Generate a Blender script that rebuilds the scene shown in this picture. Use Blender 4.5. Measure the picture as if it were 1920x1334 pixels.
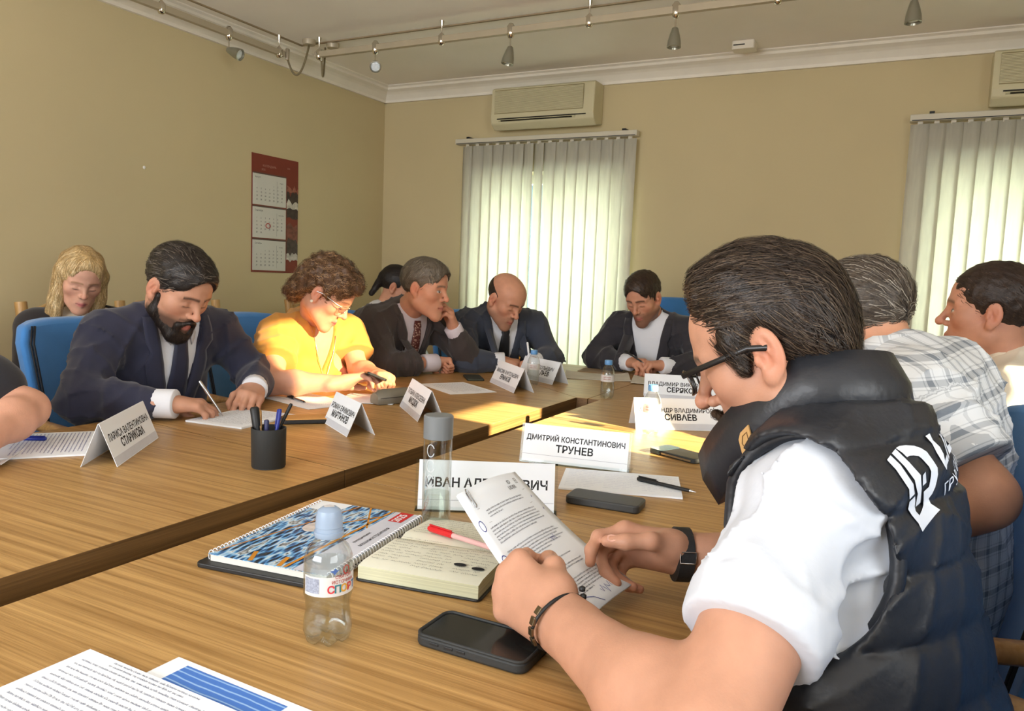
import bpy, bmesh, math, random
import numpy as np
from mathutils import Vector, Matrix, Euler
from mathutils.bvhtree import BVHTree

for o in list(bpy.data.objects): bpy.data.objects.remove(o, do_unlink=True)
scene = bpy.context.scene
COL = scene.collection
rng = np.random.default_rng(7)
random.seed(7)

# ------------------------------------------------------------------ camera
CAM = np.array([0.0, 0.0, 1.2])
YAW, PITCH, ROLL, FPX = math.radians(27.14), math.radians(5.83), math.radians(2.26), 1439.5
_f = np.array([-math.sin(YAW)*math.cos(PITCH), math.cos(YAW)*math.cos(PITCH), -math.sin(PITCH)])
_r = np.array([math.cos(YAW), math.sin(YAW), 0.0]); _u = np.cross(_r, _f)
CR = math.cos(ROLL)*_r + math.sin(ROLL)*_u
CU = -math.sin(ROLL)*_r + math.cos(ROLL)*_u
CF = _f
cam = bpy.data.cameras.new('camera'); camo = bpy.data.objects.new('camera', cam); COL.objects.link(camo)
cam.sensor_width = 36.0; cam.lens = FPX*36.0/1920.0; cam.clip_start = 0.02; cam.clip_end = 60
camo.matrix_world = Matrix(((CR[0], CU[0], -CF[0], CAM[0]), (CR[1], CU[1], -CF[1], CAM[1]), (CR[2], CU[2], -CF[2], CAM[2]), (0, 0, 0, 1)))
scene.camera = camo

# ------------------------------------------------------------------ colour management, sky, sun, daylight
scene.view_settings.view_transform = 'Standard'
scene.view_settings.look = 'None'
scene.view_settings.gamma = 1.0
scene.view_settings.use_curve_mapping = False
scene.view_settings.exposure = 0.24
W = bpy.data.worlds.new('sky'); scene.world = W; W.use_nodes = True
W.node_tree.nodes['Background'].inputs[0].default_value = (0.62, 0.78, 1.0, 1)
W.node_tree.nodes['Background'].inputs[1].default_value = 1.0

def light(name, kind, loc, direction, energy, color, **k):
    l = bpy.data.lights.new(name, kind); l.energy = energy; l.color = color
    for a, b in k.items(): setattr(l, a, b)
    o = bpy.data.objects.new(name, l); COL.objects.link(o); o.location = loc
    o.rotation_euler = Vector(direction).to_track_quat('-Z', 'Y').to_euler(); return o
SUN_DIR = Vector((-1.0, 0.185, -0.36)).normalized()
light('sun', 'SUN', (8, -1, 6), SUN_DIR, 40.0, (1.0, 0.84, 0.56), angle=math.radians(0.6))
# daylight entering through the room's windows (two in the back wall behind blinds, one in the right wall, one behind the camera)
light('daylight_back_window', 'AREA', (-2.12, 5.05, 1.25), (0, -1, 0), 72, (1.0, 0.985, 0.93), shape='RECTANGLE', size=1.3, size_y=1.7)
light('daylight_back_window_right', 'AREA', (0.60, 5.05, 1.25), (0, -1, 0), 72, (1.0, 0.985, 0.93), shape='RECTANGLE', size=1.3, size_y=1.7)
light('daylight_right_window', 'AREA', (1.72, -0.35, 1.6), (-1, 0.10, 0.22), 42, (0.93, 0.97, 1.0), shape='RECTANGLE', size=1.7, size_y=1.3)
light('daylight_near_window', 'AREA', (-1.5, -2.1, 1.65), (0, 1, 0.48), 104, (0.97, 0.98, 1.0), shape='RECTANGLE', size=2.4, size_y=1.3)

# ------------------------------------------------------------------ materials
def lin(c):
    c = np.array(c, float)/255.0
    return np.where(c <= 0.04045, c/12.92, ((c+0.055)/1.055)**2.4)
def L4(c): a = lin(c); return (float(a[0]), float(a[1]), float(a[2]), 1.0)
MATS = {}
def _new(name):
    m = bpy.data.materials.new(name); m.use_nodes = True
    return m, m.node_tree.nodes, m.node_tree.links, m.node_tree.nodes['Principled BSDF']
def _coord(N, Lk, scale, kind='Object'):
    tc = N.new('ShaderNodeTexCoord'); mp = N.new('ShaderNodeMapping')
    mp.inputs['Scale'].default_value = scale
    Lk.new(tc.outputs[kind], mp.inputs['Vector']); return mp.outputs['Vector']
def mat(name, col, rough=0.6, metal=0.0, var=0.10, vs=(9, 9, 9), bump=0.0, bs=(60, 60, 60), attr=False, spec=0.4, coat=0.0, sheen=0.0, bdist=0.004, transl=0.0, sss=0.0):
    if name in MATS: return MATS[name]
    m, N, Lk, b = _new(name)
    b.inputs['Roughness'].default_value = rough; b.inputs['Metallic'].default_value = metal
    b.inputs['Specular IOR Level'].default_value = spec
    if coat: b.inputs['Coat Weight'].default_value = coat; b.inputs['Coat Roughness'].default_value = 0.15
    if sss: b.inputs['Subsurface Weight'].default_value = sss; b.inputs['Subsurface Radius'].default_value = (1.0, 0.35, 0.2); b.inputs['Subsurface Scale'].default_value = 0.006
    if sheen: b.inputs['Sheen Weight'].default_value = sheen; b.inputs['Sheen Roughness'].default_value = 0.5
    no = N.new('ShaderNodeTexNoise'); no.inputs['Scale'].default_value = 1.0; no.inputs['Detail'].default_value = 4
    Lk.new(_coord(N, Lk, vs), no.inputs['Vector'])
    mr = N.new('ShaderNodeMapRange'); mr.inputs[1].default_value = 0.3; mr.inputs[2].default_value = 0.7
    mr.inputs[3].default_value = 1-var; mr.inputs[4].default_value = 1+var
    Lk.new(no.outputs[0], mr.inputs[0])
    mx = N.new('ShaderNodeVectorMath'); mx.operation = 'SCALE'
    if attr:
        a = N.new('ShaderNodeAttribute'); a.attribute_name = 'Col'; Lk.new(a.outputs['Color'], mx.inputs[0])
    else:
        mx.inputs[0].default_value = L4(col)[:3]
    Lk.new(mr.outputs[0], mx.inputs['Scale']); Lk.new(mx.outputs[0], b.inputs['Base Color'])
    if bump:
        n2 = N.new('ShaderNodeTexNoise'); n2.inputs['Scale'].default_value = 1.0; n2.inputs['Detail'].default_value = 3
        Lk.new(_coord(N, Lk, bs), n2.inputs['Vector'])
        bp = N.new('ShaderNodeBump'); bp.inputs['Strength'].default_value = bump; bp.inputs['Distance'].default_value = bdist
        Lk.new(n2.outputs[0], bp.inputs['Height']); Lk.new(bp.outputs[0], b.inputs['Normal'])
    if transl:
        tr = N.new('ShaderNodeBsdfTranslucent'); ms = N.new('ShaderNodeMixShader'); ms.inputs[0].default_value = transl
        Lk.new(mx.outputs[0], tr.inputs['Color']); out = N['Material Output']
        Lk.new(b.outputs[0], ms.inputs[1]); Lk.new(tr.outputs[0], ms.inputs[2]); Lk.new(ms.outputs[0], out.inputs['Surface'])
    MATS[name] = m; return m
def wood(name, c1, c2, grain=(1.2, 26, 26), rough=0.42, fine=(4, 240, 240), bump=0.15, coat=0.0):
    if name in MATS: return MATS[name]
    m, N, Lk, b = _new(name)
    no = N.new('ShaderNodeTexNoise'); no.inputs['Scale'].default_value = 1; no.inputs['Detail'].default_value = 5; no.inputs['Distortion'].default_value = 0.6
    Lk.new(_coord(N, Lk, grain), no.inputs['Vector'])
    n2 = N.new('ShaderNodeTexNoise'); n2.inputs['Scale'].default_value = 1; n2.inputs['Detail'].default_value = 2
    Lk.new(_coord(N, Lk, fine), n2.inputs['Vector'])
    ad = N.new('ShaderNodeMath'); ad.operation = 'MULTIPLY_ADD'; ad.inputs[1].default_value = 0.55; 
    Lk.new(n2.outputs[0], ad.inputs[0]); Lk.new(no.outputs[0], ad.inputs[2])
    cr = N.new('ShaderNodeValToRGB'); cr.color_ramp.elements[0].position = 0.55; cr.color_ramp.elements[1].position = 0.98
    cr.color_ramp.elements[0].color = L4(c1); cr.color_ramp.elements[1].color = L4(c2)
    Lk.new(ad.outputs[0], cr.inputs[0]); Lk.new(cr.outputs[0], b.inputs['Base Color'])
    b.inputs['Roughness'].default_value = rough; b.inputs['Specular IOR Level'].default_value = 0.4
    bp = N.new('ShaderNodeBump'); bp.inputs['Strength'].default_value = bump; bp.inputs['Distance'].default_value = 0.002
    Lk.new(n2.outputs[0], bp.inputs['Height']); Lk.new(bp.outputs[0], b.inputs['Normal'])
    if coat: b.inputs['Coat Weight'].default_value = coat
    MATS[name] = m; return m
def glass(name, col=(240, 248, 252), rough=0.03, refl=0.6, base=0.05):
    # thin clear plastic / glass: mostly see-through with a fresnel reflection
    if name in MATS: return MATS[name]
    m, N, Lk, b = _new(name)
    tr = N.new('ShaderNodeBsdfTransparent'); tr.inputs[0].default_value = L4(col)
    gl = N.new('ShaderNodeBsdfGlossy'); gl.inputs['Roughness'].default_value = rough
    fr = N.new('ShaderNodeLayerWeight'); fr.inputs[0].default_value = 0.35
    mr = N.new('ShaderNodeMapRange'); mr.inputs[3].default_value = base; mr.inputs[4].default_value = refl
    Lk.new(fr.outputs['Facing'], mr.inputs[0])
    ms = N.new('ShaderNodeMixShader'); Lk.new(mr.outputs[0], ms.inputs[0]); Lk.new(tr.outputs[0], ms.inputs[1]); Lk.new(gl.outputs[0], ms.inputs[2])
    Lk.new(ms.outputs[0], N['Material Output'].inputs['Surface']); MATS[name] = m; return m

# ------------------------------------------------------------------ mesh helpers
def P_box(lo, hi):
    x0, y0, z0 = lo; x1, y1, z1 = hi
    V = [(x0,y0,z0),(x1,y0,z0),(x1,y1,z0),(x0,y1,z0),(x0,y0,z1),(x1,y0,z1),(x1,y1,z1),(x0,y1,z1)]
    return V, [(0,3,2,1),(4,5,6,7),(0,1,5,4),(1,2,6,5),(2,3,7,6),(3,0,4,7)]
def P_prism(poly, z0, z1):
    n = len(poly); V = [(p[0], p[1], z0) for p in poly]+[(p[0], p[1], z1) for p in poly]
    F = [tuple(range(n-1, -1, -1)), tuple(range(n, 2*n))]+[(i, (i+1) % n, n+(i+1) % n, n+i) for i in range(n)]
    return V, F
def P_lathe(prof, n=24, cap=True, c=(0, 0, 0)):
    V = []; F = []
    for r, z in prof:
        for i in range(n):
            a = 2*math.pi*i/n; V.append((c[0]+r*math.cos(a), c[1]+r*math.sin(a), c[2]+z))
    for j in range(len(prof)-1):
        for i in range(n):
            F.append((j*n+i, j*n+(i+1) % n, (j+1)*n+(i+1) % n, (j+1)*n+i))
    if cap:
        F.append(tuple(range(n-1, -1, -1))); F.append(tuple((len(prof)-1)*n+i for i in range(n)))
    return V, F
def P_tube(pts, rad, n=8, closed=False, flat=None):
    pts = [np.array(p, float) for p in pts]; m = len(pts)
    rads = rad if hasattr(rad, '__len__') else [rad]*m
    V = []; F = []; up = None
    for i in range(m):
        if closed: t = pts[(i+1) % m]-pts[i-1]
        else: t = pts[min(i+1, m-1)]-pts[max(i-1, 0)]
        t = t/(np.linalg.norm(t)+1e-12)
        if up is None:
            up = np.array((0, 0, 1.0)) if abs(t[2]) < 0.9 else np.array((1.0, 0, 0))
        s = np.cross(t, up); s /= np.linalg.norm(s)+1e-12; up = np.cross(s, t)
        for k in range(n):
            a = 2*math.pi*(k+0.5)/n
            q = pts[i]+rads[i]*(math.cos(a)*s+math.sin(a)*up*(flat if flat else 1)); V.append(tuple(q))
    rng_ = m if closed else m-1
    for i in range(rng_):
        j = (i+1) % m
        for k in range(n):
            F.append((i*n+k, i*n+(k+1) % n, j*n+(k+1) % n, j*n+k))
    if not closed:
        F.append(tuple(range(n-1, -1, -1))); F.append(tuple((m-1)*n+k for k in range(n)))
    return V, F
def P_rbox(lo, hi, r, seg=4):
    # box with its four vertical edges rounded
    x0, y0, z0 = lo; x1, y1, z1 = hi; poly = []
    for cx, cy, a0 in ((x1-r, y0+r, -90), (x1-r, y1-r, 0), (x0+r, y1-r, 90), (x0+r, y0+r, 180)):
        for i in range(seg+1):
            a = math.radians(a0+90*i/seg); poly.append((cx+r*math.cos(a), cy+r*math.sin(a)))
    return P_prism(poly, z0, z1)
def xf(part, M=None, loc=(0, 0, 0), rot=(0, 0, 0), sc=(1, 1, 1)):
    if M is None: M = Matrix.LocRotScale(Vector(loc), Euler(rot), Vector(sc))
    return [tuple(M @ Vector(v)) for v in part[0]], part[1]
def join(*parts):
    V = []; F = []
    for p in parts:
        k = len(V); V += [tuple(v) for v in p[0]]; F += [tuple(int(i)+k for i in f) for f in p[1]]
    return V, F
def tag(o, label=None, cat=None, group=None, kind=None):
    if label: o['label'] = label
    if cat: o['category'] = cat
    if group: o['group'] = group
    if kind: o['kind'] = kind
    return o
def obj(name, part, m, parent=None, smooth=0, bevel=0, cols=None, label=None, bseg=2, solid=0):
    V, F = part
    me = bpy.data.meshes.new(name)
    if parent is not None and parent.get('wb'):
        L = parent.location; V = np.asarray(V, float)-np.array(L)
        V = V.tolist()
    elif isinstance(V, np.ndarray): V = V.tolist()
    me.from_pydata(V, [], F if isinstance(F, list) else F.tolist())
    me.validate(); me.update()
    if smooth:
        me.polygons.foreach_set('use_smooth', [True]*len(me.polygons))
        if smooth < 180: me.set_sharp_from_angle(angle=math.radians(smooth))
    if cols is not None:
        a = me.color_attributes.new('Col', 'FLOAT_COLOR', 'POINT')
        c = np.ones((len(V), 4), np.float32); c[:, :3] = cols
        a.data.foreach_set('color', c.ravel())
    o = bpy.data.objects.new(name, me); COL.objects.link(o)
    if m: me.materials.append(m)
    if parent is not None: o.parent = parent
    if solid:
        s = o.modifiers.new('solid', 'SOLIDIFY'); s.thickness = solid; s.offset = 0
    if bevel:
        b = o.modifiers.new('bevel', 'BEVEL'); b.width = bevel; b.segments = bseg; b.limit_method = 'ANGLE'; b.angle_limit = math.radians(35)
    if label: o['label'] = label
    return o
def thing(name, label, cat, loc=(0, 0, 0), rz=0, group=None, world=False):
    o = bpy.data.objects.new(name, None); COL.objects.link(o); o.location = loc; o.rotation_euler = (0, 0, rz)
    o.empty_display_size = 0.05
    if world: o['wb'] = 1
    return tag(o, label, cat, group)
def struct(name, part, m, **k):
    o = obj(name, part, m, **k); o['kind'] = 'structure'; return o
def copy_tree(root, loc=None, rz=None, label=None):
    r = root.copy(); COL.objects.link(r)
    if loc is not None: r.location = loc
    if rz is not None: r.rotation_euler = (0, 0, rz)
    if label: r['label'] = label
    for ch in list(root.children):
        c = ch.copy(); COL.objects.link(c); c.parent = r
        for g in list(ch.children):
            d = g.copy(); COL.objects.link(d); d.parent = c
    return r
def text(body, size, align='CENTER', bold=0.0, sx=1.0):
    # the lettering as flat mesh data (V, F) in its own xy plane, anchored at the base line
    cu = bpy.data.curves.new('t', 'FONT'); cu.body = body; cu.size = size; cu.align_x = align; cu.align_y = 'CENTER'
    cu.offset = bold*size; cu.resolution_u = 3
    ob = bpy.data.objects.new('t', cu); COL.objects.link(ob)
    dg = bpy.context.evaluated_depsgraph_get(); me = bpy.data.meshes.new_from_object(ob.evaluated_get(dg))
    V = [(v.co.x*sx, v.co.y, 0.0) for v in me.vertices]; F = [tuple(p.vertices) for p in me.polygons]
    bpy.data.objects.remove(ob); bpy.data.curves.remove(cu); bpy.data.meshes.remove(me)
    return V, F
def quad(x0, y0, x1, y1, z=0.0): return [(x0, y0, z), (x1, y0, z), (x1, y1, z), (x0, y1, z)], [(0, 1, 2, 3)]
def stroke(pts, w):
    V = []; F = []
    pts = [np.array(p, float) for p in pts]
    for i, p in enumerate(pts):
        t = pts[min(i+1, len(pts)-1)]-pts[max(i-1, 0)]; t /= np.linalg.norm(t)+1e-9
        n = np.array((-t[1], t[0]))*w/2
        V += [(p[0]+n[0], p[1]+n[1], 0), (p[0]-n[0], p[1]-n[1], 0)]
    for i in range(len(pts)-1): F.append((2*i, 2*i+1, 2*i+3, 2*i+2))
    return V, F
def lines_of_print(R, x0, x1, y, size, lead, n, ragged=0.15, indent=0.0, center=False, hand=False):
    # unreadable small print: rows of letter-like strokes
    out = []
    for k in range(n):
        xe = x1-(x1-x0)*ragged*R.random(); x = x0+(indent if k == 0 else 0)
        if k == n-1: xe = x0+(x1-x0)*(0.3+0.5*R.random())
        if center: d = (x1-x0)*0.5*R.random()*0.4; x = x0+d; xe = x1-d
        while x < xe:
            wl = R.integers(3, 10)
            if hand:
                pts = []; 
                for q in range(wl*2): pts.append((x+q*size*0.33, y-k*lead+size*(0.45*(q % 2)+0.25*R.normal()*0.6)))
                out.append(stroke(pts, size*0.13)); x += wl*2*size*0.33+size*0.7
            else:
                for c in range(wl):
                    if x > xe: break
                    h = size*(0.62 if R.random() < 0.85 else 0.9); w = size*0.115; yy = y-k*lead
                    out.append(quad(x, yy, x+w, yy+h))
                    if R.random() < 0.75: out.append(quad(x+size*0.33, yy, x+size*0.33+w, yy+h*(0.5+0.5*R.random())))
                    q = R.random(); hh = yy+(0 if q < 0.3 else h*0.45 if q < 0.6 else h-w)
                    out.append(quad(x, hh, x+size*0.36, hh+w)); x += size*0.52
                x += size*0.42
    return join(*out)
# ================================================================== the room
XL, YB, XR, YN, ZC = -3.5, 4.65, 1.60, -1.95, 2.52
m_wall = mat('painted_beige_wall', (200, 184, 144), 0.85, var=0.03, vs=(1.5, 1.5, 1.5), bump=0.08, bs=(90, 90, 90))
m_ceil = mat('matte_white_ceiling', (246, 240, 232), 0.9, var=0.03, vs=(2, 2, 2), bump=0.05, bs=(50, 50, 50))
m_corn = mat('cornice_plaster', (234, 227, 212), 0.8, var=0.03)
m_floor = wood('laminate_floor', (110, 82, 55), (150, 118, 80), grain=(20, 1.5, 20), rough=0.5)
m_plastic = mat('white_plastic', (222, 214, 188), 0.45, var=0.03)
def wall_with_holes(axis, pos, thick, lo, hi, z1, holes):
    # a wall along x (axis 0) or y (axis 1), cut into boxes around rectangular openings (a0,a1,z0,z1)
    cuts = sorted({lo, hi, *[h[0] for h in holes], *[h[1] for h in holes]}); parts = []
    for a, b in zip(cuts[:-1], cuts[1:]):
        mid = (a+b)/2; hs = sorted([(h[2], h[3]) for h in holes if h[0] < mid < h[1]]); z = 0.0
        for h0, h1 in hs+[(z1, z1)]:
            if h0 > z+1e-6:
                parts.append(P_box((a, pos, z), (b, pos+thick, h0)) if axis == 0 else P_box((pos, a, z), (pos+thick, b, h0)))
            z = h1
    return join(*parts)
struct('floor', P_box((XL-0.2, YN-0.2, -0.12), (XR+0.2, YB+0.3, 0)), m_floor)
struct('ceiling', P_box((XL-0.2, YN-0.2, ZC), (XR+0.2, YB+0.3, ZC+0.12)), m_ceil)
struct('wall_left', P_box((XL-0.2, YN-0.2, 0), (XL, YB+0.3, ZC)), m_wall)
WIN = [(-2.69, -1.64, 0.35, 1.90), (0.06, 1.22, 0.35, 1.90)]
struct('wall_back', wall_with_holes(0, YB, 0.3, XL, XR, ZC, WIN), m_wall)
# right wall: two unseen sash openings shaped to steer the sun patches, and a wide window nearer the camera
RW = [(1.33, 1.86, 1.955, 2.34), (1.52, 1.89, 1.38, 1.805), (-1.25, 0.55, 0.95, 2.25)]
struct('wall_right', wall_with_holes(1, XR, 0.06, YN, YB, ZC, RW), m_wall)
struct('wall_near', wall_with_holes(0, YN-0.06, 0.06, XL, XR, ZC, [(-2.8, -0.2, 0.95, 2.3)]), m_wall)
# added unseen wall that only keeps the low sun off the wide window
struct('wall_sun_blocker', P_box((3.5, -4.0, 0), (3.7, 0.75, 4.2)), m_wall)
wr_ = struct('window_3', join(P_box((XR+0.01, 1.33, 1.955), (XR+0.05, 1.345, 2.34)), P_box((XR+0.01, 1.845, 1.955), (XR+0.05, 1.86, 2.34))), mat('white_window_frame', (225, 225, 220), 0.5, var=0.02))
obj('pane', P_box((XR+0.025, 1.345, 1.955), (XR+0.03, 1.845, 2.34)), glass('sun_dimming_pane', (206, 200, 190), 0.05, refl=0.2), parent=wr_)  # pane added to dim the sun falling on the woman in yellow
# sash frame of the sunlit window
m_frame = mat('white_window_frame', (225, 225, 220), 0.5, var=0.02)
for i, (a0, a1, z0, z1) in enumerate(WIN):
    w = struct('window_%d' % (i+1), join(P_box((a0, YB+0.16, z0), (a0+0.06, YB+0.22, z1)), P_box((a1-0.06, YB+0.16, z0), (a1, YB+0.22, z1)), P_box((a0, YB+0.16, z0), (a1, YB+0.22, z0+0.06)), P_box((a0, YB+0.16, z1-0.06), (a1, YB+0.22, z1)), P_box(((a0+a1)/2-0.04, YB+0.16, z0), ((a0+a1)/2+0.04, YB+0.22, z1))), m_frame)
    for k, (q0, q1) in enumerate(((a0+0.06, (a0+a1)/2-0.04), ((a0+a1)/2+0.04, a1-0.06))):
        obj('pane', P_box((q0, YB+0.185, z0+0.06), (q1, YB+0.19, z1-0.06)), glass('window_glass', (235, 245, 240)), parent=w)
# cornice: stepped moulding along the walls
def cornice(axis, fixed, s, lo, hi):
    prof = [(0, 0), (0.02, 0), (0.02, 0.018), (0.045, 0.05), (0.06, 0.062), (0.085, 0.075), (0.085, 0.09), (0.10, 0.098), (0.10, 0.104), (0, 0.104)]
    n = len(prof); V = []
    for e in (lo, hi):
        for d, z in prof:
            ee = e
            p = (fixed+s*d, ee, 2.416+z) if axis == 1 else (ee, fixed+s*d, 2.416+z)
            V.append(p)
    F = [tuple(range(n)), tuple(range(2*n-1, n-1, -1))]+[(i, (i+1) % n, n+(i+1) % n, n+i) for i in range(n)]
    return V, F
struct('trim_1', cornice(1, XL, 1, YN, YB), m_corn)
struct('trim_2', cornice(0, YB, -1, XL, XR), m_corn)
struct('trim_3', cornice(1, XR, -1, YN, YB), m_corn)
m_base = wood('dark_baseboard', (90, 62, 40), (120, 88, 58))
struct('baseboard_left', P_box((XL, YN, 0), (XL+0.015, YB, 0.07)), m_base)
struct('baseboard_back', P_box((XL, YB-0.015, 0), (XR, YB, 0.07)), m_base)
# raised ceiling edge line that the lighting track follows
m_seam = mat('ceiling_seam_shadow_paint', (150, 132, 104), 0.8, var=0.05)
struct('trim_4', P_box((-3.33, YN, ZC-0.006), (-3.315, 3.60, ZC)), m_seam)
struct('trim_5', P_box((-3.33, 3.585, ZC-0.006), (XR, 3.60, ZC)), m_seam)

# ------------------------------------------------------------------ vertical blinds
m_slat = mat('cream_blind_fabric', (240, 237, 226), 0.8, var=0.05, vs=(60, 60, 8), bump=0.15, bs=(300, 300, 300), transl=0.55)
m_rail = mat('blind_rail_white', (205, 198, 178), 0.4, var=0.02)
m_dark = mat('black_metal', (25, 24, 24), 0.4, var=0.02)
def blind(label, x0, x1, n, seed, w=0.089, railx=None, ztop=2.085, bunch=()):
    R = np.random.default_rng(seed); t = thing('vertical_blind', label, 'blind', (0.5*(x0+x1), YB-0.06, 0.2), world=True)
    rx0, rx1 = railx or (x0-0.02, x1+0.02)
    obj('headrail', P_box((rx0, YB-0.085, ztop), (rx1, YB-0.03, ztop+0.035)), m_rail, t, bevel=0.004)
    obj('rail_slot', P_box((rx0+0.01, YB-0.087, ztop+0.002), (rx1-0.01, YB-0.0845, ztop+0.006)), m_dark, t)
    for fx in (0.07, 0.93):
        xx = rx0+(rx1-rx0)*fx
        obj('bracket', P_box((xx-0.012, YB-0.07, ztop+0.035), (xx+0.012, YB, ztop+0.05)), m_dark, t, bevel=0.002)
    xs = np.linspace(x0+w/2, x1-w/2, n)
    for i, x in enumerate(xs):
        ang = math.radians(9+R.normal()*4); 
        for (b0, b1, bx) in bunch:
            if b0 <= i <= b1: ang = math.radians(22+R.normal()*6)
        V = []; F = []; m = 5; zs = (0.12, ztop-0.012)
        for z in zs:
            for k in range(m):
                u = (k/(m-1)-0.5)*w; c = 0.004*math.cos(math.pi*(k/(m-1)-0.5))
                px = u*math.cos(ang)-c*math.sin(ang); py = u*math.sin(ang)+c*math.cos(ang)
                V.append((x+px, YB-0.058-py, z))
        for k in range(m-1): F.append((k, k+1, m+k+1, m+k))
        s = obj('slat', (V, F), m_slat, t, smooth=180, solid=0.0008)
        obj('hook', P_box((x-0.012, YB-0.061, ztop-0.018), (x+0.012, YB-0.056, ztop+0.004)), m_rail, s)
        s.children[0].location = (0, 0, 0); s.children[0].data.transform(Matrix.Translation(-Vector(t.location)))
blind('cream vertical blind with slats bunched at its middle, behind the bald man', -2.80, -1.555, 16, 3, railx=(-2.84, -1.55), bunch=((5, 6, 0),))
blind('cream vertical blind with evenly spread slats, behind the man in the cream shirt', -0.07, 1.30, 18, 5, railx=(-0.075, 1.34))

# ------------------------------------------------------------------ air conditioners
m_ac = mat('cream_ac_plastic', (205, 196, 160), 0.45, var=0.03)
m_acd = mat('ac_slot_dark', (40, 36, 24), 0.6, var=0.02)
def aircon(x0, z0, label):
    w, h, d = 0.72, 0.265, 0.16
    t = thing('air_conditioner', label, 'air conditioner', (x0, YB, z0))
    prof = [(0, 0.02), (-0.10, 0.0), (-d+0.01, 0.035), (-d, 0.075), (-d+0.012, h-0.01), (-d+0.03, h), (0, h)]
    n = len(prof); V = [(x, p[0], p[1]) for x in (0, w) for p in prof]
    F = [tuple(range(n)), tuple(range(2*n-1, n-1, -1))]+[(i, n+i, n+(i+1) % n, (i+1) % n) for i in range(n)]
    obj('housing', (V, F), m_ac, t, bevel=0.008)
    gr = obj('intake_grille', P_box((0.03, -d-0.001, 0.095), (w-0.07, -d+0.008, h-0.02)), mat('ac_grille_back', (150, 138, 100), 0.7), t)
    for k in range(20):
        z = 0.1+k*(h-0.125)/20
        obj('grille_bar', P_box((0.03, -d-0.005, z), (w-0.07, -d+0.001, z+0.0045)), m_ac, t)
    obj('outlet_slot', P_box((0.05, -d-0.002, 0.06), (w-0.05, -d+0.02, 0.0665)), m_acd, t)
    obj('louver', [*xf(P_box((0.06, -0.05, -0.004), (w-0.12, 0.0, 0.004)), loc=(0, -d+0.04, 0.03), rot=(math.radians(-32), 0, 0))], m_ac, t, bevel=0.002)
    obj('outlet_gap', [*xf(P_box((0.08, -0.056, -0.006), (w-0.14, -0.048, -0.002)), loc=(0, -d+0.044, 0.026), rot=(math.radians(-32), 0, 0))], m_acd, t)
    return t
aircon(-2.53, 2.155, 'cream wall air conditioner above the blind behind the bald man')
aircon(0.27, 2.13, 'cream wall air conditioner at the upper right corner, cut by the photo edge')

# ------------------------------------------------------------------ lighting track
m_track = mat('satin_nickel', (176, 164, 140), 0.4, metal=0.15, var=0.04)
m_chrome = mat('chrome_bright', (215, 210, 200), 0.12, metal=1.0, var=0.02)
m_spot = mat('spot_housing_grey', (150, 148, 132), 0.3, metal=0.6, var=0.04)
m_lens = mat('spot_lamp_glass', (225, 235, 240), 0.1, var=0.1, vs=(80, 80, 80), spec=0.8)
ZT = 2.425
def track(name, label, pts, stands, ends):
    t = thing(name, label, 'lighting track', pts[0], world=True)
    a, b = pts
    d = Vector(b)-Vector(a)
    obj('rail', P_box((min(a[0], b[0])-0.014, min(a[1], b[1])-0.014, ZT-0.016), (max(a[0], b[0])+0.014, max(a[1], b[1])+0.014, ZT+0.016)), m_track, t, bevel=0.002)
    for s in stands:
        o = obj('standoff', join(P_lathe([(0.004, 0), (0.004, ZC-ZT-0.03), (0.010, ZC-ZT-0.012), (0.012, ZC-ZT)], 10, c=(s[0], s[1], ZT)), P_lathe([(0.0, -0.030), (0.012, -0.028), (0.019, -0.018), (0.019, 0.018), (0.006, 0.034)], 10, c=(s[0], s[1], ZT))), m_chrome, t, smooth=50)
    return t
t1 = track('lighting_track', 'nickel ceiling light track running along the left wall', ((-3.315, -0.5, ZT), (-3.315, 3.42, ZT)), [(-3.315, 3.40), (-3.315, 2.62), (-3.315, 1.8)], 0)
t2 = track('lighting_track', 'nickel ceiling light track running across the room before the blinds', ((-3.13, 3.515, ZT), (1.2, 3.515, ZT)), [(-3.12, 3.515), (-2.29, 3.515), (-1.46, 3.515), (-0.60, 3.515)], 0)
def feed(t, p, q, cx):
    o = obj('feed_canopy', P_lathe([(0.0, -0.03), (0.034, -0.028), (0.038, -0.012), (0.038, 0)], 16, c=(cx[0], cx[1], ZC)), m_track, t, smooth=50)
    pts = []
    A = np.array(p); B = np.array(q); M_ = np.array((A+B)/2)-np.array((0, 0, 0.11))
    for i in range(13):
        s = i/12; z = A[2]*(1-s)+B[2]*s-0.17*4*s*(1-s)*(0.75); xy = A*(1-s)+B*s
        pts.append((xy[0], xy[1], z))
    obj('flexible_cable', P_tube(pts, 0.006, 8), mat('cable_grey', (120, 108, 80), 0.5), t, smooth=180)
    obj('feed_plug', join(P_lathe([(0.011, -0.03), (0.013, 0.0), (0.013, 0.03), (0.010, 0.034)], 10, c=(A[0], A[1], ZT))), m_chrome, t, smooth=50)
feed(t1, (-3.30, 3.45, ZT-0.02), (-3.21, 3.53, ZC-0.03), (-3.21, 3.53, ZC))
feed(t2, (-3.12, 3.535, ZT-0.02), (-3.15, 3.60, ZC-0.03), (-3.12, 3.63, ZC))
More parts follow.
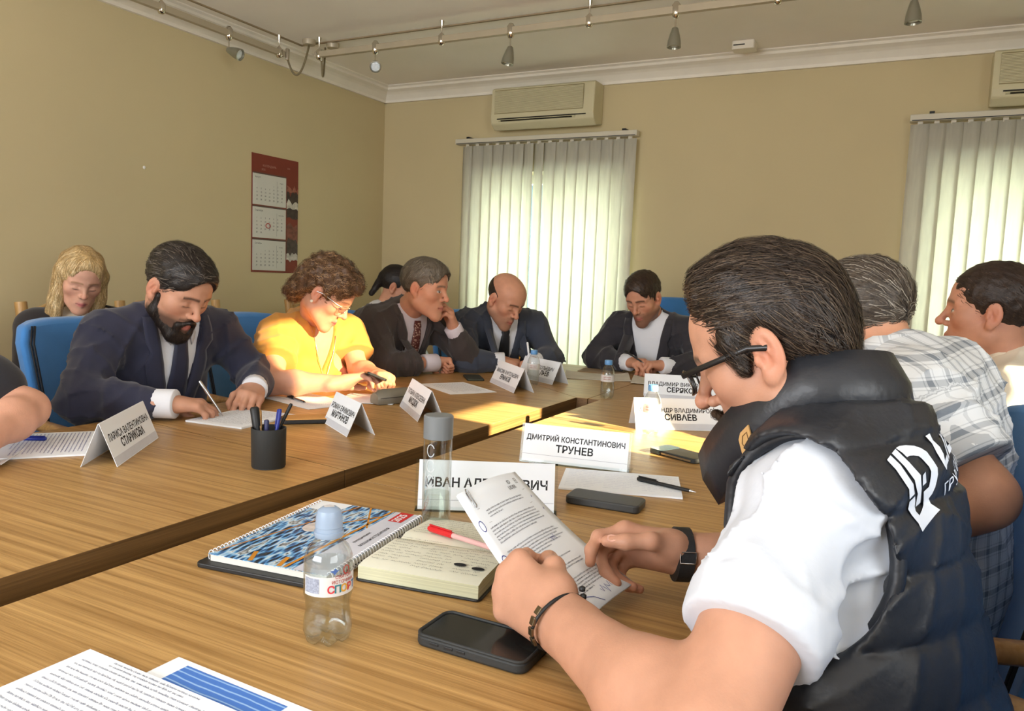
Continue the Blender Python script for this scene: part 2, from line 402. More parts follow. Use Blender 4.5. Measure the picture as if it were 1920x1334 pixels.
def spot(loc, aim, label):
    t = thing('spotlight', label, 'spotlight', loc, world=True)
    x, y, z = loc
    obj('clip', P_lathe([(0.0, -0.038), (0.012, -0.034), (0.020, -0.016), (0.020, 0.022), (0.010, 0.036)], 12, c=(x, y, z)), m_chrome, t, smooth=60)
    obj('stem', P_tube([(x, y, z-0.025), (x, y, z-0.085)], 0.004, 8), m_chrome, t, smooth=60)
    M_ = Matrix.Translation((x, y, z-0.085)) @ Vector(aim).to_track_quat('-Z', 'Y').to_matrix().to_4x4()
    h = obj('lamp_head', xf(P_lathe([(0.006, 0.012), (0.014, 0.006), (0.022, -0.02), (0.029, -0.05), (0.032, -0.078), (0.027, -0.079), (0.024, -0.066)], 20), M_), m_spot, t, smooth=50)
    l = obj('lamp_glass', xf(P_lathe([(0.0, -0.071), (0.012, -0.073), (0.0245, -0.068)], 20, cap=False), M_), m_lens, h, smooth=180)
    l.data.transform(Matrix.Translation(-Vector(t.location)))
spot((-3.315, 3.035, ZT), (0.75, 0.12, -0.30), 'small nickel spotlight on the left wall track, aimed sideways')
spot((-2.72, 3.515, ZT), (0.45, -0.55, -0.35), 'small nickel spotlight nearest the cable loops on the cross track')
spot((-1.88, 3.515, ZT), (-0.12, -0.1, -0.9), 'small nickel spotlight hanging above the air conditioner, tilted')
spot((-1.04, 3.515, ZT), (0.0, -0.05, -1), 'small nickel spotlight pointing straight down at the middle right')
spot((-0.08, 3.515, ZT), (0.03, -0.05, -1), 'small nickel spotlight pointing straight down nearest the right edge')
sm = thing('smoke_detector', 'small white box detector on the ceiling near the cornice', 'detector', (-0.91, 4.40, ZC))
obj('housing', P_rbox((-0.06, -0.045, -0.045), (0.06, 0.045, 0), 0.012), m_corn, sm, bevel=0.004)
obj('slot', P_box((-0.05, -0.047, -0.026), (0.01, -0.044, -0.02)), m_acd, sm)

# ------------------------------------------------------------------ wall calendar
cal = thing('wall_calendar', 'red three-month wall calendar with white pages on the left wall', 'calendar', (XL, 3.375, 1.17), rz=math.radians(90))
m_cred = mat('calendar_red', (122, 48, 34), 0.5, var=0.06)
m_page = mat('calendar_page', (208, 206, 196), 0.6, var=0.02)
m_ink = mat('printed_ink', (40, 40, 48), 0.7, var=0.02)
m_grey = mat('print_grey', (120, 118, 116), 0.7)
m_redp = mat('print_red', (175, 60, 50), 0.6)
# local frame: x along the wall (world +y), y out of the wall is negative, z up
obj('backing_card', P_box((0, -0.004, 0), (0.385, 0.0, 0.70)), m_cred, cal)
def cal_text(parts, m, name, off=0.0065):
    obj(name, xf(join(*parts), rot=(math.radians(90), 0, 0), loc=(0, -off, 0)), m, cal)['kind'] = 'stuff'
phot = []
Rr = np.random.default_rng(11)
for i, (c, z0, z1) in enumerate((((60, 48, 42), 0.34, 0.50), ((196, 190, 176), 0.40, 0.455), ((120, 72, 58), 0.20, 0.30), ((74, 60, 56), 0.10, 0.20), ((186, 180, 170), 0.08, 0.12), ((150, 92, 72), 0.50, 0.53))):
    V = []; n = 7
    for k in range(n): V.append((0.285+0.1*k/(n-1), z0+0.02*Rr.normal()*0.3, 0))
    for k in range(n): V.append((0.285+0.1*k/(n-1), z1+0.03*Rr.normal()*0.5, 0))
    F = [(k, k+1, n+k+1, n+k) for k in range(n-1)]
    obj('photo_panel', xf((V, F), rot=(math.radians(90), 0, 0), loc=(0, -0.0045-0.0002*i, 0)), mat('calendar_photo_%d' % i, c, 0.5, var=0.35, vs=(40, 40, 40)), cal)
tt = [xf(text('КАЛЕНДАРЬ', 0.018), loc=(0.14, 0.635, 0)), xf(text('2025', 0.016), loc=(0.09, 0.612, 0)), xf(text('2025', 0.012), loc=(0.30, 0.645, 0))]
cal_text(tt, mat('calendar_pale_print', (178, 138, 120), 0.6), 'heading_print', 0.0047)
MON = [('Август', 'August', 4, 31), ('Сентябрь', 'September', 0, 30), ('Октябрь', 'October', 2, 31)]
for i, (ru, en, start, nd) in enumerate(MON):
    z1 = 0.585-i*0.195; z0 = z1-0.183
    pg = obj('page', P_box((0.005, -0.0085, z0), (0.275, -0.0045, z1)), m_page, cal)
    obj('page_spring_bar', P_box((0.005, -0.0105, z1-0.002), (0.275, -0.003, z1+0.006)), mat('calendar_bar', (90, 70, 60), 0.5), cal)
    tx = [xf(text(ru, 0.014, 'LEFT'), loc=(0.02, z1-0.022, 0)), xf(text(en, 0.010), loc=(0.235, z1-0.04, 0)), quad(0.197, z0+0.015, 0.198, z1-0.03)]
    for d in range(1, nd+1):
        q = start+d-1; cx = 0.035+(q % 7)*0.034; cz = z1-0.066-(q//7)*0.0215
        tx.append(xf(text(str(d), 0.0125, bold=0.01), loc=(cx, cz, 0)))
    cal_text(tx, m_ink, 'month_print', 0.0088)
    if i == 1:
        fr = obj('date_marker', xf(join(*[P_tube([(0.125+0.018*math.cos(a), 0.281+0.014*math.sin(a), 0) for a in np.linspace(0, 2*math.pi, 20, endpoint=False)], 0.0022, 6, closed=True)]), rot=(math.radians(90), 0, 0), loc=(0, -0.0105, 0)), m_redp, cal, smooth=180)

# ================================================================== conference table
TZ = 0.75
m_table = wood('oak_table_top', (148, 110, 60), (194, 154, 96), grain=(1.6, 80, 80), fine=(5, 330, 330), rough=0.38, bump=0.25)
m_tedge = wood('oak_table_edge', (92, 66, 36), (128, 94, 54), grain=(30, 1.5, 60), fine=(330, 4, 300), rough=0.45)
tb = thing('conference_table', 'long oak conference table ring with a narrow slot down its middle', 'table', (-1.06, 1.5, 0), world=True)
g = 0.0012
SL = [[(-1.99, -1.2), (-1.105, -1.2), (-1.105, 1.349-g), (-1.99, 1.455-g)],
      [(-1.99, 1.455+g), (-1.105, 1.349+g), (-1.105, 2.711-g), (-1.99, 3.40-g)],
      [(-1.105, 2.711+g), (-1.06-g, 2.715), (-1.06-g, 3.76), (-1.66, 3.76), (-1.99, 3.40+g)],
      [(-1.06+g, 2.715), (-1.012, 2.718+g), (-0.125, 3.40+g), (-0.46, 3.76), (-1.06+g, 3.76)],
      [(-1.012, 1.30+g), (-0.125, 1.30+g), (-0.125, 3.40-g), (-1.012, 2.718-g)],
      [(-1.012, -1.2), (-0.125, -1.2), (-0.125, 1.30-g), (-1.012, 1.30-g)]]
SLB = []
for pl in SL:
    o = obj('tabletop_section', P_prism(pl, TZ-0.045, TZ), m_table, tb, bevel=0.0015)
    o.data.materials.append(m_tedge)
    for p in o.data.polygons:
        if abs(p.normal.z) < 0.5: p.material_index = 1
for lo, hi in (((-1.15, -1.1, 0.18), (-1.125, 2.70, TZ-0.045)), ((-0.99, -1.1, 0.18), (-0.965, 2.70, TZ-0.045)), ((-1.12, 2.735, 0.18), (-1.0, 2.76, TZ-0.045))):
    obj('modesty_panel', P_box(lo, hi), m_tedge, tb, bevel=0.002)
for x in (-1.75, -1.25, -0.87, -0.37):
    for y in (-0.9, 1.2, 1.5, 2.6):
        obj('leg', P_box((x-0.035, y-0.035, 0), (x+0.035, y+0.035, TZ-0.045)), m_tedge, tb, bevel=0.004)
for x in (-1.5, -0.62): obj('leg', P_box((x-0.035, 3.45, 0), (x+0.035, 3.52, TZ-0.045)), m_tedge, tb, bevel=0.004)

tag(obj('wall_plug', xf(P_lathe([(0.0, 0.004), (0.007, 0.003), (0.009, 0.0)], 12), loc=(XL, 2.66, 1.68), rot=(0, math.radians(90), 0)), m_frame, smooth=60), 'tiny white plug on the bare left wall beside the calendar', 'wall plug')
# ================================================================== chairs
m_blue = mat('blue_chair_fabric', (66, 130, 196), 0.9, var=0.06, vs=(14, 14, 14), bump=0.35, bs=(700, 700, 700), sheen=0.3)
m_pipe = mat('black_piping', (24, 26, 32), 0.6)
m_bent = wood('bent_beech_arm', (150, 108, 60), (190, 148, 92), grain=(16, 16, 3), fine=(120, 120, 20), rough=0.35, coat=0.2)
def armchair(loc, rz, label):
    # local frame: +x is forward
    t = thing('blue_armchair', label, 'chair', (loc[0], loc[1], 0), rz, 'blue upholstered armchairs around the table')
    def back(front):
        V = []; nu, nw = 9, 8
        for j in range(nw):
            w = j/(nw-1); z = 0.46+0.54*w
            hw = 0.225+0.035*w; 
            if j == nw-1: hw -= 0.02
            for i in range(nu):
                u = 2*i/(nu-1)-1; sx = math.copysign(abs(u)**0.9, u)
                x = -0.24-0.10*w+0.05*u*u-(0 if front else 0.085-0.03*abs(u)**3)
                zz = z-(0.02*abs(u)**4 if j == nw-1 else 0)
                V.append((x, hw*sx, zz))
        return V, nu, nw
    A, nu, nw = back(True); B, _, _ = back(False); V = A+B; n = nu*nw; F = []
    for j in range(nw-1):
        for i in range(nu-1):
            a = j*nu+i; F.append((a, a+1, a+nu+1, a+nu)); F.append((n+a, n+a+nu, n+a+nu+1, n+a+1))
    edge = [i for i in range(nu)]+[j*nu+nu-1 for j in range(1, nw)]+[(nw-1)*nu+i for i in range(nu-2, -1, -1)]+[j*nu for j in range(nw-2, 0, -1)]
    for k in range(len(edge)):
        a, b = edge[k], edge[(k+1) % len(edge)]; F.append((a, n+a, n+b, b))
    bk = obj('backrest', (V, F), m_blue, t, smooth=60, bevel=0.018, bseg=3)
    rim = [A[i] for i in edge[nu+0:]]
    inner = [(p[0]+0.006, p[1]*0.93, p[2] if p[2] < 0.99 else p[2]-0.0) for p in [A[j*nu+nu-1] for j in range(0, nw)]]
    for sgn in (1, -1):
        pts = [(p[0]+0.002, sgn*abs(p[1])*0.955, min(p[2], 0.992)) for p in inner]
        obj('piping', P_tube(pts, 0.004, 6), m_pipe, bk, smooth=180)
        pts = [(p[0]+0.001, sgn*abs(p[1])*0.992, min(p[2], 0.985)) for p in inner]
        obj('piping', P_tube(pts, 0.003, 6), m_pipe, bk, smooth=180)
    obj('seat', P_rbox((-0.24, -0.25, 0.37), (0.27, 0.25, 0.47), 0.06, 5), m_blue, t, smooth=50, bevel=0.025, bseg=3)
    for s in (1, -1):
        y = s*0.285; pts = []
        for a in np.linspace(0, 1, 18):
            # bent wood loop: up from the front foot, over as an arm rest, back to the backrest
            if a < 0.35: q = a/0.35; pts.append((0.24-0.02*q, y, 0.05+0.50*q))
            elif a < 0.6: q = (a-0.35)/0.25; th = q*math.pi/2; pts.append((0.22-0.12*(1-math.cos(th)), y, 0.55+0.115*math.sin(th)))
            else: q = (a-0.6)/0.4; pts.append((0.10-0.40*q, y-s*0.02*q, 0.665+0.015*q))
        obj('armrest', P_tube(pts, 0.024, 8, flat=0.75), m_bent, t, smooth=60)
        obj('leg', P_tube([(-0.26, s*0.21, 0.40), (-0.30, s*0.23, 0.0)], 0.02, 8), m_bent, t, smooth=60)
        obj('leg', P_tube([(0.235, s*0.283, 0.10), (0.24, s*0.285, 0.0)], 0.022, 8), m_bent, t, smooth=60)
    return t
ch0 = armchair((-2.24, 1.72), 0, 'blue armchair under the bearded man in the navy suit')
def ch(loc, deg, label): return copy_tree(ch0, (loc[0], loc[1], 0), math.radians(deg), label)
ch((-2.24, 0.92), 0, 'blue armchair at the left edge under the person in black short sleeves')
ch((-2.24, 2.40), 0, 'sunlit blue armchair under the woman in the yellow blouse')
ch((-2.24, 3.02), 0, 'blue armchair under the grey-haired man with his hand at his mouth')
ch((-2.02, 3.70), -38, 'blue armchair under the bald man in the slate suit')
fc = ch((-1.155, 4.08), -90, 'dark blue armchair of the bearded man at the head of the table'); fc.scale = (1, 1.08, 1.12)
ch((0.18, 2.44), 168, 'blue armchair under the man in the cream shirt at far right')
ch((-0.06, 1.545), 191, 'blue armchair under the man in the plaid shirt')
ch((0.60, 1.20), 0, 'blue armchair at the right edge between the plaid shirt and the black vest')
ch((0.0, 0.90), 159, 'blue armchair under the man in the black quilted vest')

m_beech = wood('pale_beech', (170, 128, 72), (204, 166, 108), grain=(14, 14, 2.5), fine=(150, 150, 14), rough=0.4)
def woodchair(loc, rz, label):
    t = thing('wooden_chair', label, 'chair', (loc[0], loc[1], 0), rz, 'pale wooden chairs along the left wall')
    for s in (1, -1):
        obj('back_post', P_tube([(-0.21, s*0.20, 0), (-0.20, s*0.20, 0.45), (-0.235, s*0.205, 0.8), (-0.27, s*0.21, 1.03)], 0.022, 8), m_beech, t, smooth=60)
        obj('leg', P_tube([(0.19, s*0.20, 0), (0.19, s*0.20, 0.43)], 0.02, 8), m_beech, t, smooth=60)
    V = []; n = 13
    for k in range(n):
        u = 2*k/(n-1)-1; top = 1.0+0.05*math.cos(u*math.pi/2)**2; bot = 0.93+0.035*math.cos(u*math.pi/2)**1
        for x in (-0.275, -0.25):
            V += [(x-0.01*(1-u*u), 0.2*u, bot), (x-0.01*(1-u*u), 0.2*u, top)]
    F = []
    for k in range(n-1):
        a = 4*k; b = a+4; F += [(a, a+1, b+1, b), (a+2, b+2, b+3, a+3), (a+1, a+3, b+3, b+1), (a, b, b+2, a+2)]
    F += [(0, 2, 3, 1), (4*n-4, 4*n-3, 4*n-1, 4*n-2)]
    obj('crest_rail', (V, F), m_beech, t, smooth=50, bevel=0.004)
    for y in (-0.07, 0.07): obj('back_splat', [*xf(P_box((-0.008, -0.022, 0), (0.008, 0.022, 0.44)), loc=(-0.225, y, 0.5), rot=(0, math.radians(-5), 0))], m_beech, t, bevel=0.003)
    obj('lower_rail', P_box((-0.235, -0.2, 0.48), (-0.21, 0.2, 0.52)), m_beech, t, bevel=0.003)
    obj('seat', P_rbox((-0.21, -0.22, 0.42), (0.22, 0.22, 0.455), 0.04), mat('dark_seat_pad', (42, 40, 42), 0.85), t, bevel=0.01)
    return t
wc = woodchair((-2.78, 1.44), 0, 'pale wooden chair cut by the left photo edge')
for y, lb in ((1.98, 'pale wooden chair under the blonde woman'), (2.50, 'pale wooden chair with curved crest behind the bearded man in the navy suit'), (3.42, 'pale wooden chair under the dark-haired woman with the ponytail')):
    copy_tree(wc, (-2.78, y, 0), 0, lb)

# ================================================================== things on the table
T_ = TZ+0.0005
m_paper = mat('white_paper', (240, 246, 252), 0.75, var=0.015)
m_card = mat('white_card', (236, 241, 246), 0.6, var=0.015)
m_print = mat('black_print', (22, 22, 26), 0.7)
m_smallprint = mat('grey_blue_print', (86, 92, 118), 0.7)
m_bluepen = mat('blue_ink', (52, 62, 150), 0.6)
m_blackp = mat('black_plastic', (30, 31, 32), 0.45, var=0.05)
m_soft = mat('charcoal_rubber', (44, 46, 46), 0.6, var=0.06, bump=0.1, bs=(400, 400, 400))
m_screen = mat('dark_phone_glass', (30, 32, 32), 0.12, var=0.04, spec=0.6)
m_clear = glass('clear_acrylic', (250, 252, 252), 0.05, refl=0.10, base=0.01)
def fit(part, wmax):
    x = [v[0] for v in part[0]]; w = max(x)-min(x)
    if w <= wmax: return part
    return [(v[0]*wmax/w, v[1]*max(wmax/w, 0.9), v[2]) for v in part[0]], part[1]
def tent(p, q, h, d, lines, label, sizes, name='name_placard', align=None):
    # p,q: left and right ends (read from the front) of the front lower edge
    p = np.array(p); q = np.array(q); e = q-p; Ln = float(np.linalg.norm(e)); rz = math.atan2(e[1], e[0]); c = (p+q)/2
    t = thing(name, label, 'placard', (c[0], c[1], T_), rz, 'white tent name placards')
    hz = math.sqrt(h*h-(d/2)**2); th = 0.0008; hl = Ln/2
    qa = 0.97; prof = [(0, 0), (d/2*qa, hz*qa), (d/2, hz*0.985), (d-d/2*qa, hz*qa), (d, 0)]
    V = [(x, y, z) for x in (-hl, hl) for y, z in prof]; n = len(prof)
    F = [(i, n+i, n+i+1, i+1) for i in range(n-1)]
    obj('folded_card', (V, F), m_card, t, solid=th)
    ang = math.atan2(hz, d/2)
    R = (ang, 0, 0); 
    nrm = np.array((0, -math.sin(ang), math.cos(ang)))*0.0009
    fl = obj('front_flap', xf(P_box((-hl, 0.002, 0), (hl, h*0.2, 0.0004)), rot=R, loc=nrm*0.6), mat('card_flap', (206, 210, 218), 0.6), t)
    for k, (tx, sz, yy) in enumerate(zip(lines, sizes, (0.60, 0.38))):
        part = fit(text(tx, sz, 'CENTER', bold=0.016 if k == 0 else 0.030, sx=0.94), Ln*0.90)
        dx = align[k] if align else 0
        obj('lettering', xf(xf(part, loc=(dx, h*yy, 0)), rot=R, loc=nrm), m_print, t)
    return t
tent((-1.515, 1.077), (-1.695, 1.322), 0.105, 0.075, ('ЛАРИСА ВАЛЕНТИНОВНА', 'СТАРИКОВА'), 'white tent placard nearest the left edge, beside the pen cup', (0.0235, 0.027))
tent((-1.512, 1.741), (-1.325, 1.622), 0.10, 0.080, ('РОМАН ЕФИМОВИЧ', 'МАРТЫНОВ'), 'white tent placard behind the pen cup, beside the folding phone case', (0.022, 0.026))
tent((-1.505, 2.116), (-1.298, 1.920), 0.105, 0.085, ('ТАТЬЯНА АЛЕКСЕЕВНА', 'МАСДЮК'), 'white tent placard beside the grey glasses case', (0.0225, 0.027))
tent((-1.563, 2.850), (-1.339, 2.638), 0.105, 0.085, ('МАКСИМ АНАТОЛЬЕВИЧ', 'ЕРМАКОВ'), 'white tent placard before the bald man, left of the water bottle', (0.0225, 0.027))
tent((-1.560, 3.100), (-1.320, 2.960), 0.105, 0.085, ('АНАТОЛЬЕВИЧ', 'ЛЬЕВ'), 'white tent placard partly hidden behind a water bottle near the bald man', (0.0225, 0.027), align=(0.03, 0.055))
tent((-0.886, 2.865), (-0.612, 2.960), 0.105, 0.09, ('ВЛАДИМИР ВИКТОРОВИЧ', 'СЕРЯКОВ'), 'white tent placard just behind the other one near the vest man\'s face', (0.0225, 0.027))
tent((-0.714, 2.245), (-0.468, 2.395), 0.105, 0.10, ('АЛЕКСАНДР ВЛАДИМИРОВИЧ', 'СИВАЕВ'), 'white tent placard with a blue-capped water bottle in front', (0.0205, 0.027))
bc = tag(obj('blank_card', xf(P_box((-0.10, -0.001, 0), (0.10, 0.001, 0.085)), rot=(math.radians(-18), 0, 0), loc=(0, 0, 0)), mat('grey_card', (196, 198, 190), 0.7)), 'blank grey card standing behind two tent placards at the far table end', 'card')
bc.location = (-0.73, 3.05, T_); bc.rotation_euler = (0, 0, math.radians(19))
def holder(p, q, h, lines, sizes, label, back=12):
    p = np.array(p); q = np.array(q); e = q-p; Ln = float(np.linalg.norm(e)); rz = math.atan2(e[1], e[0]); c = (p+q)/2
    t = thing('name_placard', label, 'placard', (c[0], c[1], T_), rz, 'placards in clear holders'); hl = Ln/2
    R = (math.radians(90-back), 0, 0)
    obj('card', xf(P_box((-hl+0.002, 0.004, 0.0006), (hl-0.002, h, 0.0014)), rot=R), m_card, t)
    for q in (-1, 1): obj('holder_edge', xf(P_box((q*(hl+0.001)-0.002, 0.0, -0.0002), (q*(hl+0.001)+0.002, h+0.001, 0.0020)), rot=R), m_clear, t)
    obj('holder_lip', xf(P_box((-hl-0.003, 0.0, 0.0015), (hl+0.003, 0.010, 0.0026)), rot=R), m_clear, t)
    obj('holder_back', xf(P_box((-hl-0.004, 0.0, -0.0016), (hl+0.004, h+0.001, -0.0002)), rot=R), m_clear, t)
    obj('holder_foot', P_box((-hl-0.004, 0.0, 0.0), (hl+0.004, 0.06, 0.0015)), m_clear, t)
    obj('fold_line', xf(P_box((-hl+0.003, h*0.23, 0.0015), (hl-0.003, h*0.235, 0.0017)), rot=R), m_smallprint, t)
    for k, (tx, sz, yy, al, dx) in enumerate(lines):
        obj('lettering', xf(xf(fit(text(tx, sz, al, bold=0.024, sx=1.0), Ln*0.92), loc=(dx, h*yy, 0.0016)), rot=R), m_print, t)
    return t
holder((-0.816, 1.660), (-0.555, 1.702), 0.095, [('ДМИТРИЙ КОНСТАНТИНОВИЧ', 0.0195, 0.66, 'CENTER', 0), ('ТРУНЕВ', 0.024, 0.41, 'CENTER', 0)], None, 'white name card in a clear holder beside the sheet with the black pen')
holder((-0.800, 1.187), (-0.567, 1.311), 0.098, [('ИВАН АЛЕКСЕЕВИЧ', 0.024, 0.56, 'CENTER', 0.0)], None, 'white name card in a clear holder behind the tall glass bottle')

# ---- pen cup
cp = thing('pen_cup', 'matt black cylindrical pen cup', 'pen holder', (-1.262, 1.272, T_))
obj('cup', P_lathe([(0.034, 0), (0.0375, 0.003), (0.0385, 0.09), (0.036, 0.09), (0.034, 0.006), (0.0, 0.006)], 32, cap=False), m_soft, cp, smooth=50)
obj('cup_base', P_lathe([(0.036, 0), (0.036, 0.004)], 32), m_soft, cp, smooth=50)
def pen(p, q, label, mats, r=0.0042, name='pen', capfrac=0.35, clip=True, tip=0.1):
    p = Vector(p); q = Vector(q); L = (q-p).length; t = thing(name, label, 'pen', p)
    t.rotation_euler = (q-p).to_track_quat('Z', 'Y').to_euler()
    obj('barrel', P_lathe([(r*0.85, L*tip), (r*0.95, L*(tip+0.05)), (r*0.95, L*(1-capfrac)), (r*0.9, L*0.98)], 12), mats[0], t, smooth=50)
    obj('tip', P_lathe([(0.0006, 0), (r*0.5, L*tip*0.6), (r*0.85, L*tip)], 12), mats[1], t, smooth=50)
    obj('cap', P_lathe([(r*1.15, L*(1-capfrac)), (r*1.2, L*0.97), (r*0.8, L)], 12), mats[2], t, smooth=50)
    if clip: obj('clip', P_box((-0.0015, r*1.2, L*(1-capfrac*0.95)), (0.0015, r*1.2+0.002, L*0.985)), mats[2], t, bevel=0.0005)
    return t
m_bluecap = mat('blue_pen_cap', (38, 52, 140), 0.35)
m_pclear = mat('clear_pen_barrel', (200, 208, 220), 0.15, var=0.05)
m_redcap = mat('red_pen_cap', (205, 34, 40), 0.35)
m_pinkb = mat('pinkish_clear_barrel', (226, 180, 178), 0.2)
m_silver = mat('silver', (190, 192, 195), 0.2, metal=1.0)
m_woodp = wood('pencil_wood', (150, 110, 60), (190, 150, 96))
cx, cy = -1.262, 1.272
pen((cx-0.012, cy-0.010, T_+0.012), (cx-0.033, cy-0.012, T_+0.135), 'thick black marker standing in the pen cup', (m_blackp, m_blackp, m_blackp), r=0.0085, name='marker', clip=False)
pen((cx+0.006, cy+0.004, T_+0.012), (cx+0.008, cy+0.026, T_+0.130), 'blue ballpoint pen standing in the pen cup', (m_bluecap, m_silver, m_bluecap))
pen((cx-0.004, cy-0.004, T_+0.012), (cx-0.002, cy-0.004, T_+0.108), 'short dark blue pen standing in the pen cup', (m_bluecap, m_silver, mat('navy_cap', (40, 44, 84), 0.4)))
pen((cx-0.020, cy+0.006, T_+0.012), (cx+0.018, cy+0.052, T_+0.140), 'black pencil leaning out of the pen cup to the right', (m_blackp, m_woodp, m_blackp), name='pencil', clip=False, r=0.0035)
pen((cx-0.006, cy-0.016, T_+0.012), (cx-0.026, cy-0.002, T_+0.128), 'wooden topped pencil leaning behind the marker in the pen cup', (m_woodp, m_woodp, m_woodp), name='pencil', clip=False, r=0.0035)

# ---- paper sheets
def sheet(name, c, size, deg, label, seed, rows=None, thick=0.0006, z=0.0, hand=False, curl=0.0, cat='paper', pm=None, ink=None, extra=None, psize=0.0042):
    R = np.random.default_rng(seed); t = thing(name, label, cat, (c[0], c[1], T_+z), math.radians(deg)); w, h = size
    V = []; F = []; nx, ny = 9, 9
    def zz(u, v): return curl*(abs(u)**3*(0.6+0.4*v))+0.0008*math.sin(5*u+3*v)*min(1, curl*60)
    for top in (1, 0):
        for j in range(ny):
            for i in range(nx):
                u = 2*i/(nx-1)-1; v = 2*j/(ny-1)-1; V.append((u*w/2, v*h/2, max(0, zz(u, v))+(thick if top else 0)))
    n = nx*ny
    for j in range(ny-1):
        for i in range(nx-1):
            a = j*nx+i; F += [(a, a+1, a+nx+1, a+nx), (n+a, n+a+nx, n+a+nx+1, n+a+1)]
    edge = [i for i in range(nx)]+[j*nx+nx-1 for j in range(1, ny)]+[(ny-1)*nx+i for i in range(nx-2, -1, -1)]+[j*nx for j in range(ny-2, 0, -1)]
    for k in range(len(edge)):
        a, b = edge[k], edge[(k+1) % len(edge)]; F.append((a, n+a, n+b, b))
    obj('sheet', (V, F), pm or m_paper, t, smooth=40)
    if rows:
        for (x0, x1, y, nrow, lead, hd) in rows:
            pr = lines_of_print(R, -w/2+x0*w, -w/2+x1*w, -h/2+y*h, psize, lead, nrow, hand=hd)
            pr = ([(v[0], v[1], max(0, zz(2*v[0]/w, 2*v[1]/h))+thick+0.0003) for v in pr[0]], pr[1])
            obj('print_lines', pr, ink or m_smallprint, t)['kind'] = 'stuff'
    if extra: extra(t, w, h, thick)
    return t
sheet('document', (-1.825, 1.115), (0.27, 0.19), -39, 'printed sheet at the left edge under the blue-capped pen', 1, [(0.06, 0.95, 0.92, 19, 0.0085, False)], thick=0.004, ink=m_bluepen)
pen((-1.985, 1.045, T_+0.009), (-1.857, 1.131, T_+0.009), 'clear ballpoint with dark blue cap on the left sheet', (m_pclear, m_silver, m_bluecap))
cr = sheet('folded_paper', (-1.775, 0.945), (0.14, 0.07), 20, 'small crumpled white slip at the left photo edge', 2, curl=0.03)
sheet('document', (-1.728, 1.635), (0.20, 0.24), 6, 'thin stack of printed sheets under the hands of the bearded man', 3, [(0.06, 0.94, 0.93, 22, 0.0095, False)], thick=0.005)
sheet('document', (-1.80, 2.00), (0.285, 0.185), -15, 'sheet with handwriting before the woman in yellow', 4, [(0.08, 0.9, 0.9, 12, 0.012, True)], thick=0.0012, ink=m_smallprint)
sheet('document', (-1.665, 2.165), (0.20, 0.20), 24, 'sunlit white sheet beside the grey glasses case', 5, thick=0.001, z=0.0015)
pen((-1.765, 1.945, T_+0.006), (-1.90, 2.005, T_+0.006), 'silver and black pen lying before the woman in yellow', (m_silver, m_blackp, m_blackp))
sheet('document', (-1.575, 2.605), (0.285, 0.20), -32, 'single white sheet before the grey-haired man', 6, [(0.1, 0.9, 0.88, 14, 0.011, False)], thick=0.0012)
sheet('document', (-1.27, 3.36), (0.30, 0.24), 22, 'open grey sheets before the man at the table head, left part', 7, thick=0.002, curl=0.012, pm=mat('grey_newsprint', (206, 200, 188), 0.8))
sheet('document', (-0.955, 3.37), (0.28, 0.20), 14, 'open grey sheets before the man at the table head, right part', 8, thick=0.002, z=0.003, curl=0.014, pm=mat('grey_newsprint', (206, 200, 188), 0.8))
sheet('document', (-1.33, 3.58), (0.21, 0.14), 6, 'small paper slip behind the open grey sheets', 9, thick=0.003, pm=mat('brown_slip', (150, 128, 102), 0.8))
sheet('document', (-0.540, 1.610), (0.262, 0.175), 18, 'handwritten sheets under the black pen beside the dark phone', 10, [(0.04, 0.30, 0.93, 11, 0.014, True), (0.36, 0.64, 0.80, 9, 0.014, True), (0.68, 0.97, 0.88, 10, 0.014, True)], thick=0.004, ink=mat('pale_blue_ink', (120, 130, 180), 0.7))
pen((-0.370, 1.605, T_+0.0095), (-0.511, 1.640, T_+0.0095), 'slim black pen on the handwritten sheets', (m_blackp, m_silver, m_blackp), r=0.0045)
# bottom left documents
def bluepic(t, w, h, th):
    pm, N, Lk, b = _new('blue_cover_picture')
    wv = N.new('ShaderNodeTexWave'); wv.wave_type = 'RINGS'; wv.inputs['Scale'].default_value = 16; wv.inputs['Distortion'].default_value = 2.5
    Lk.new(_coord(N, Lk, (1, 2.2, 1)), wv.inputs['Vector'])
    cr_ = N.new('ShaderNodeValToRGB'); cr_.color_ramp.elements[0].position = 0.80; cr_.color_ramp.elements[0].color = L4((70, 122, 205)); cr_.color_ramp.elements[1].position = 0.97; cr_.color_ramp.elements[1].color = L4((150, 190, 238))
    Lk.new(wv.outputs[0], cr_.inputs[0]); Lk.new(cr_.outputs[0], b.inputs['Base Color']); b.inputs['Roughness'].default_value = 0.4
    obj('cover_picture', quad(-w/2+0.025, h/2-0.09, w/2-0.12, h/2-0.008, th+0.0003), pm, t)
sheet('brochure', (-0.562, 0.468), (0.297, 0.21), -1.5, 'white brochure with a blue wave picture at the bottom edge', 12, thick=0.003, extra=bluepic)
d1 = sheet('document', (-0.672, 0.428), (0.262, 0.205), -1, 'printed page lying over the blue brochure at the bottom left', 13, [(0.20, 0.80, 0.965, 2, 0.006, False), (0.06, 0.96, 0.90, 22, 0.0088, False)], thick=0.003, z=0.0035, ink=mat('pale_print', (120, 126, 150), 0.7), psize=0.0036)

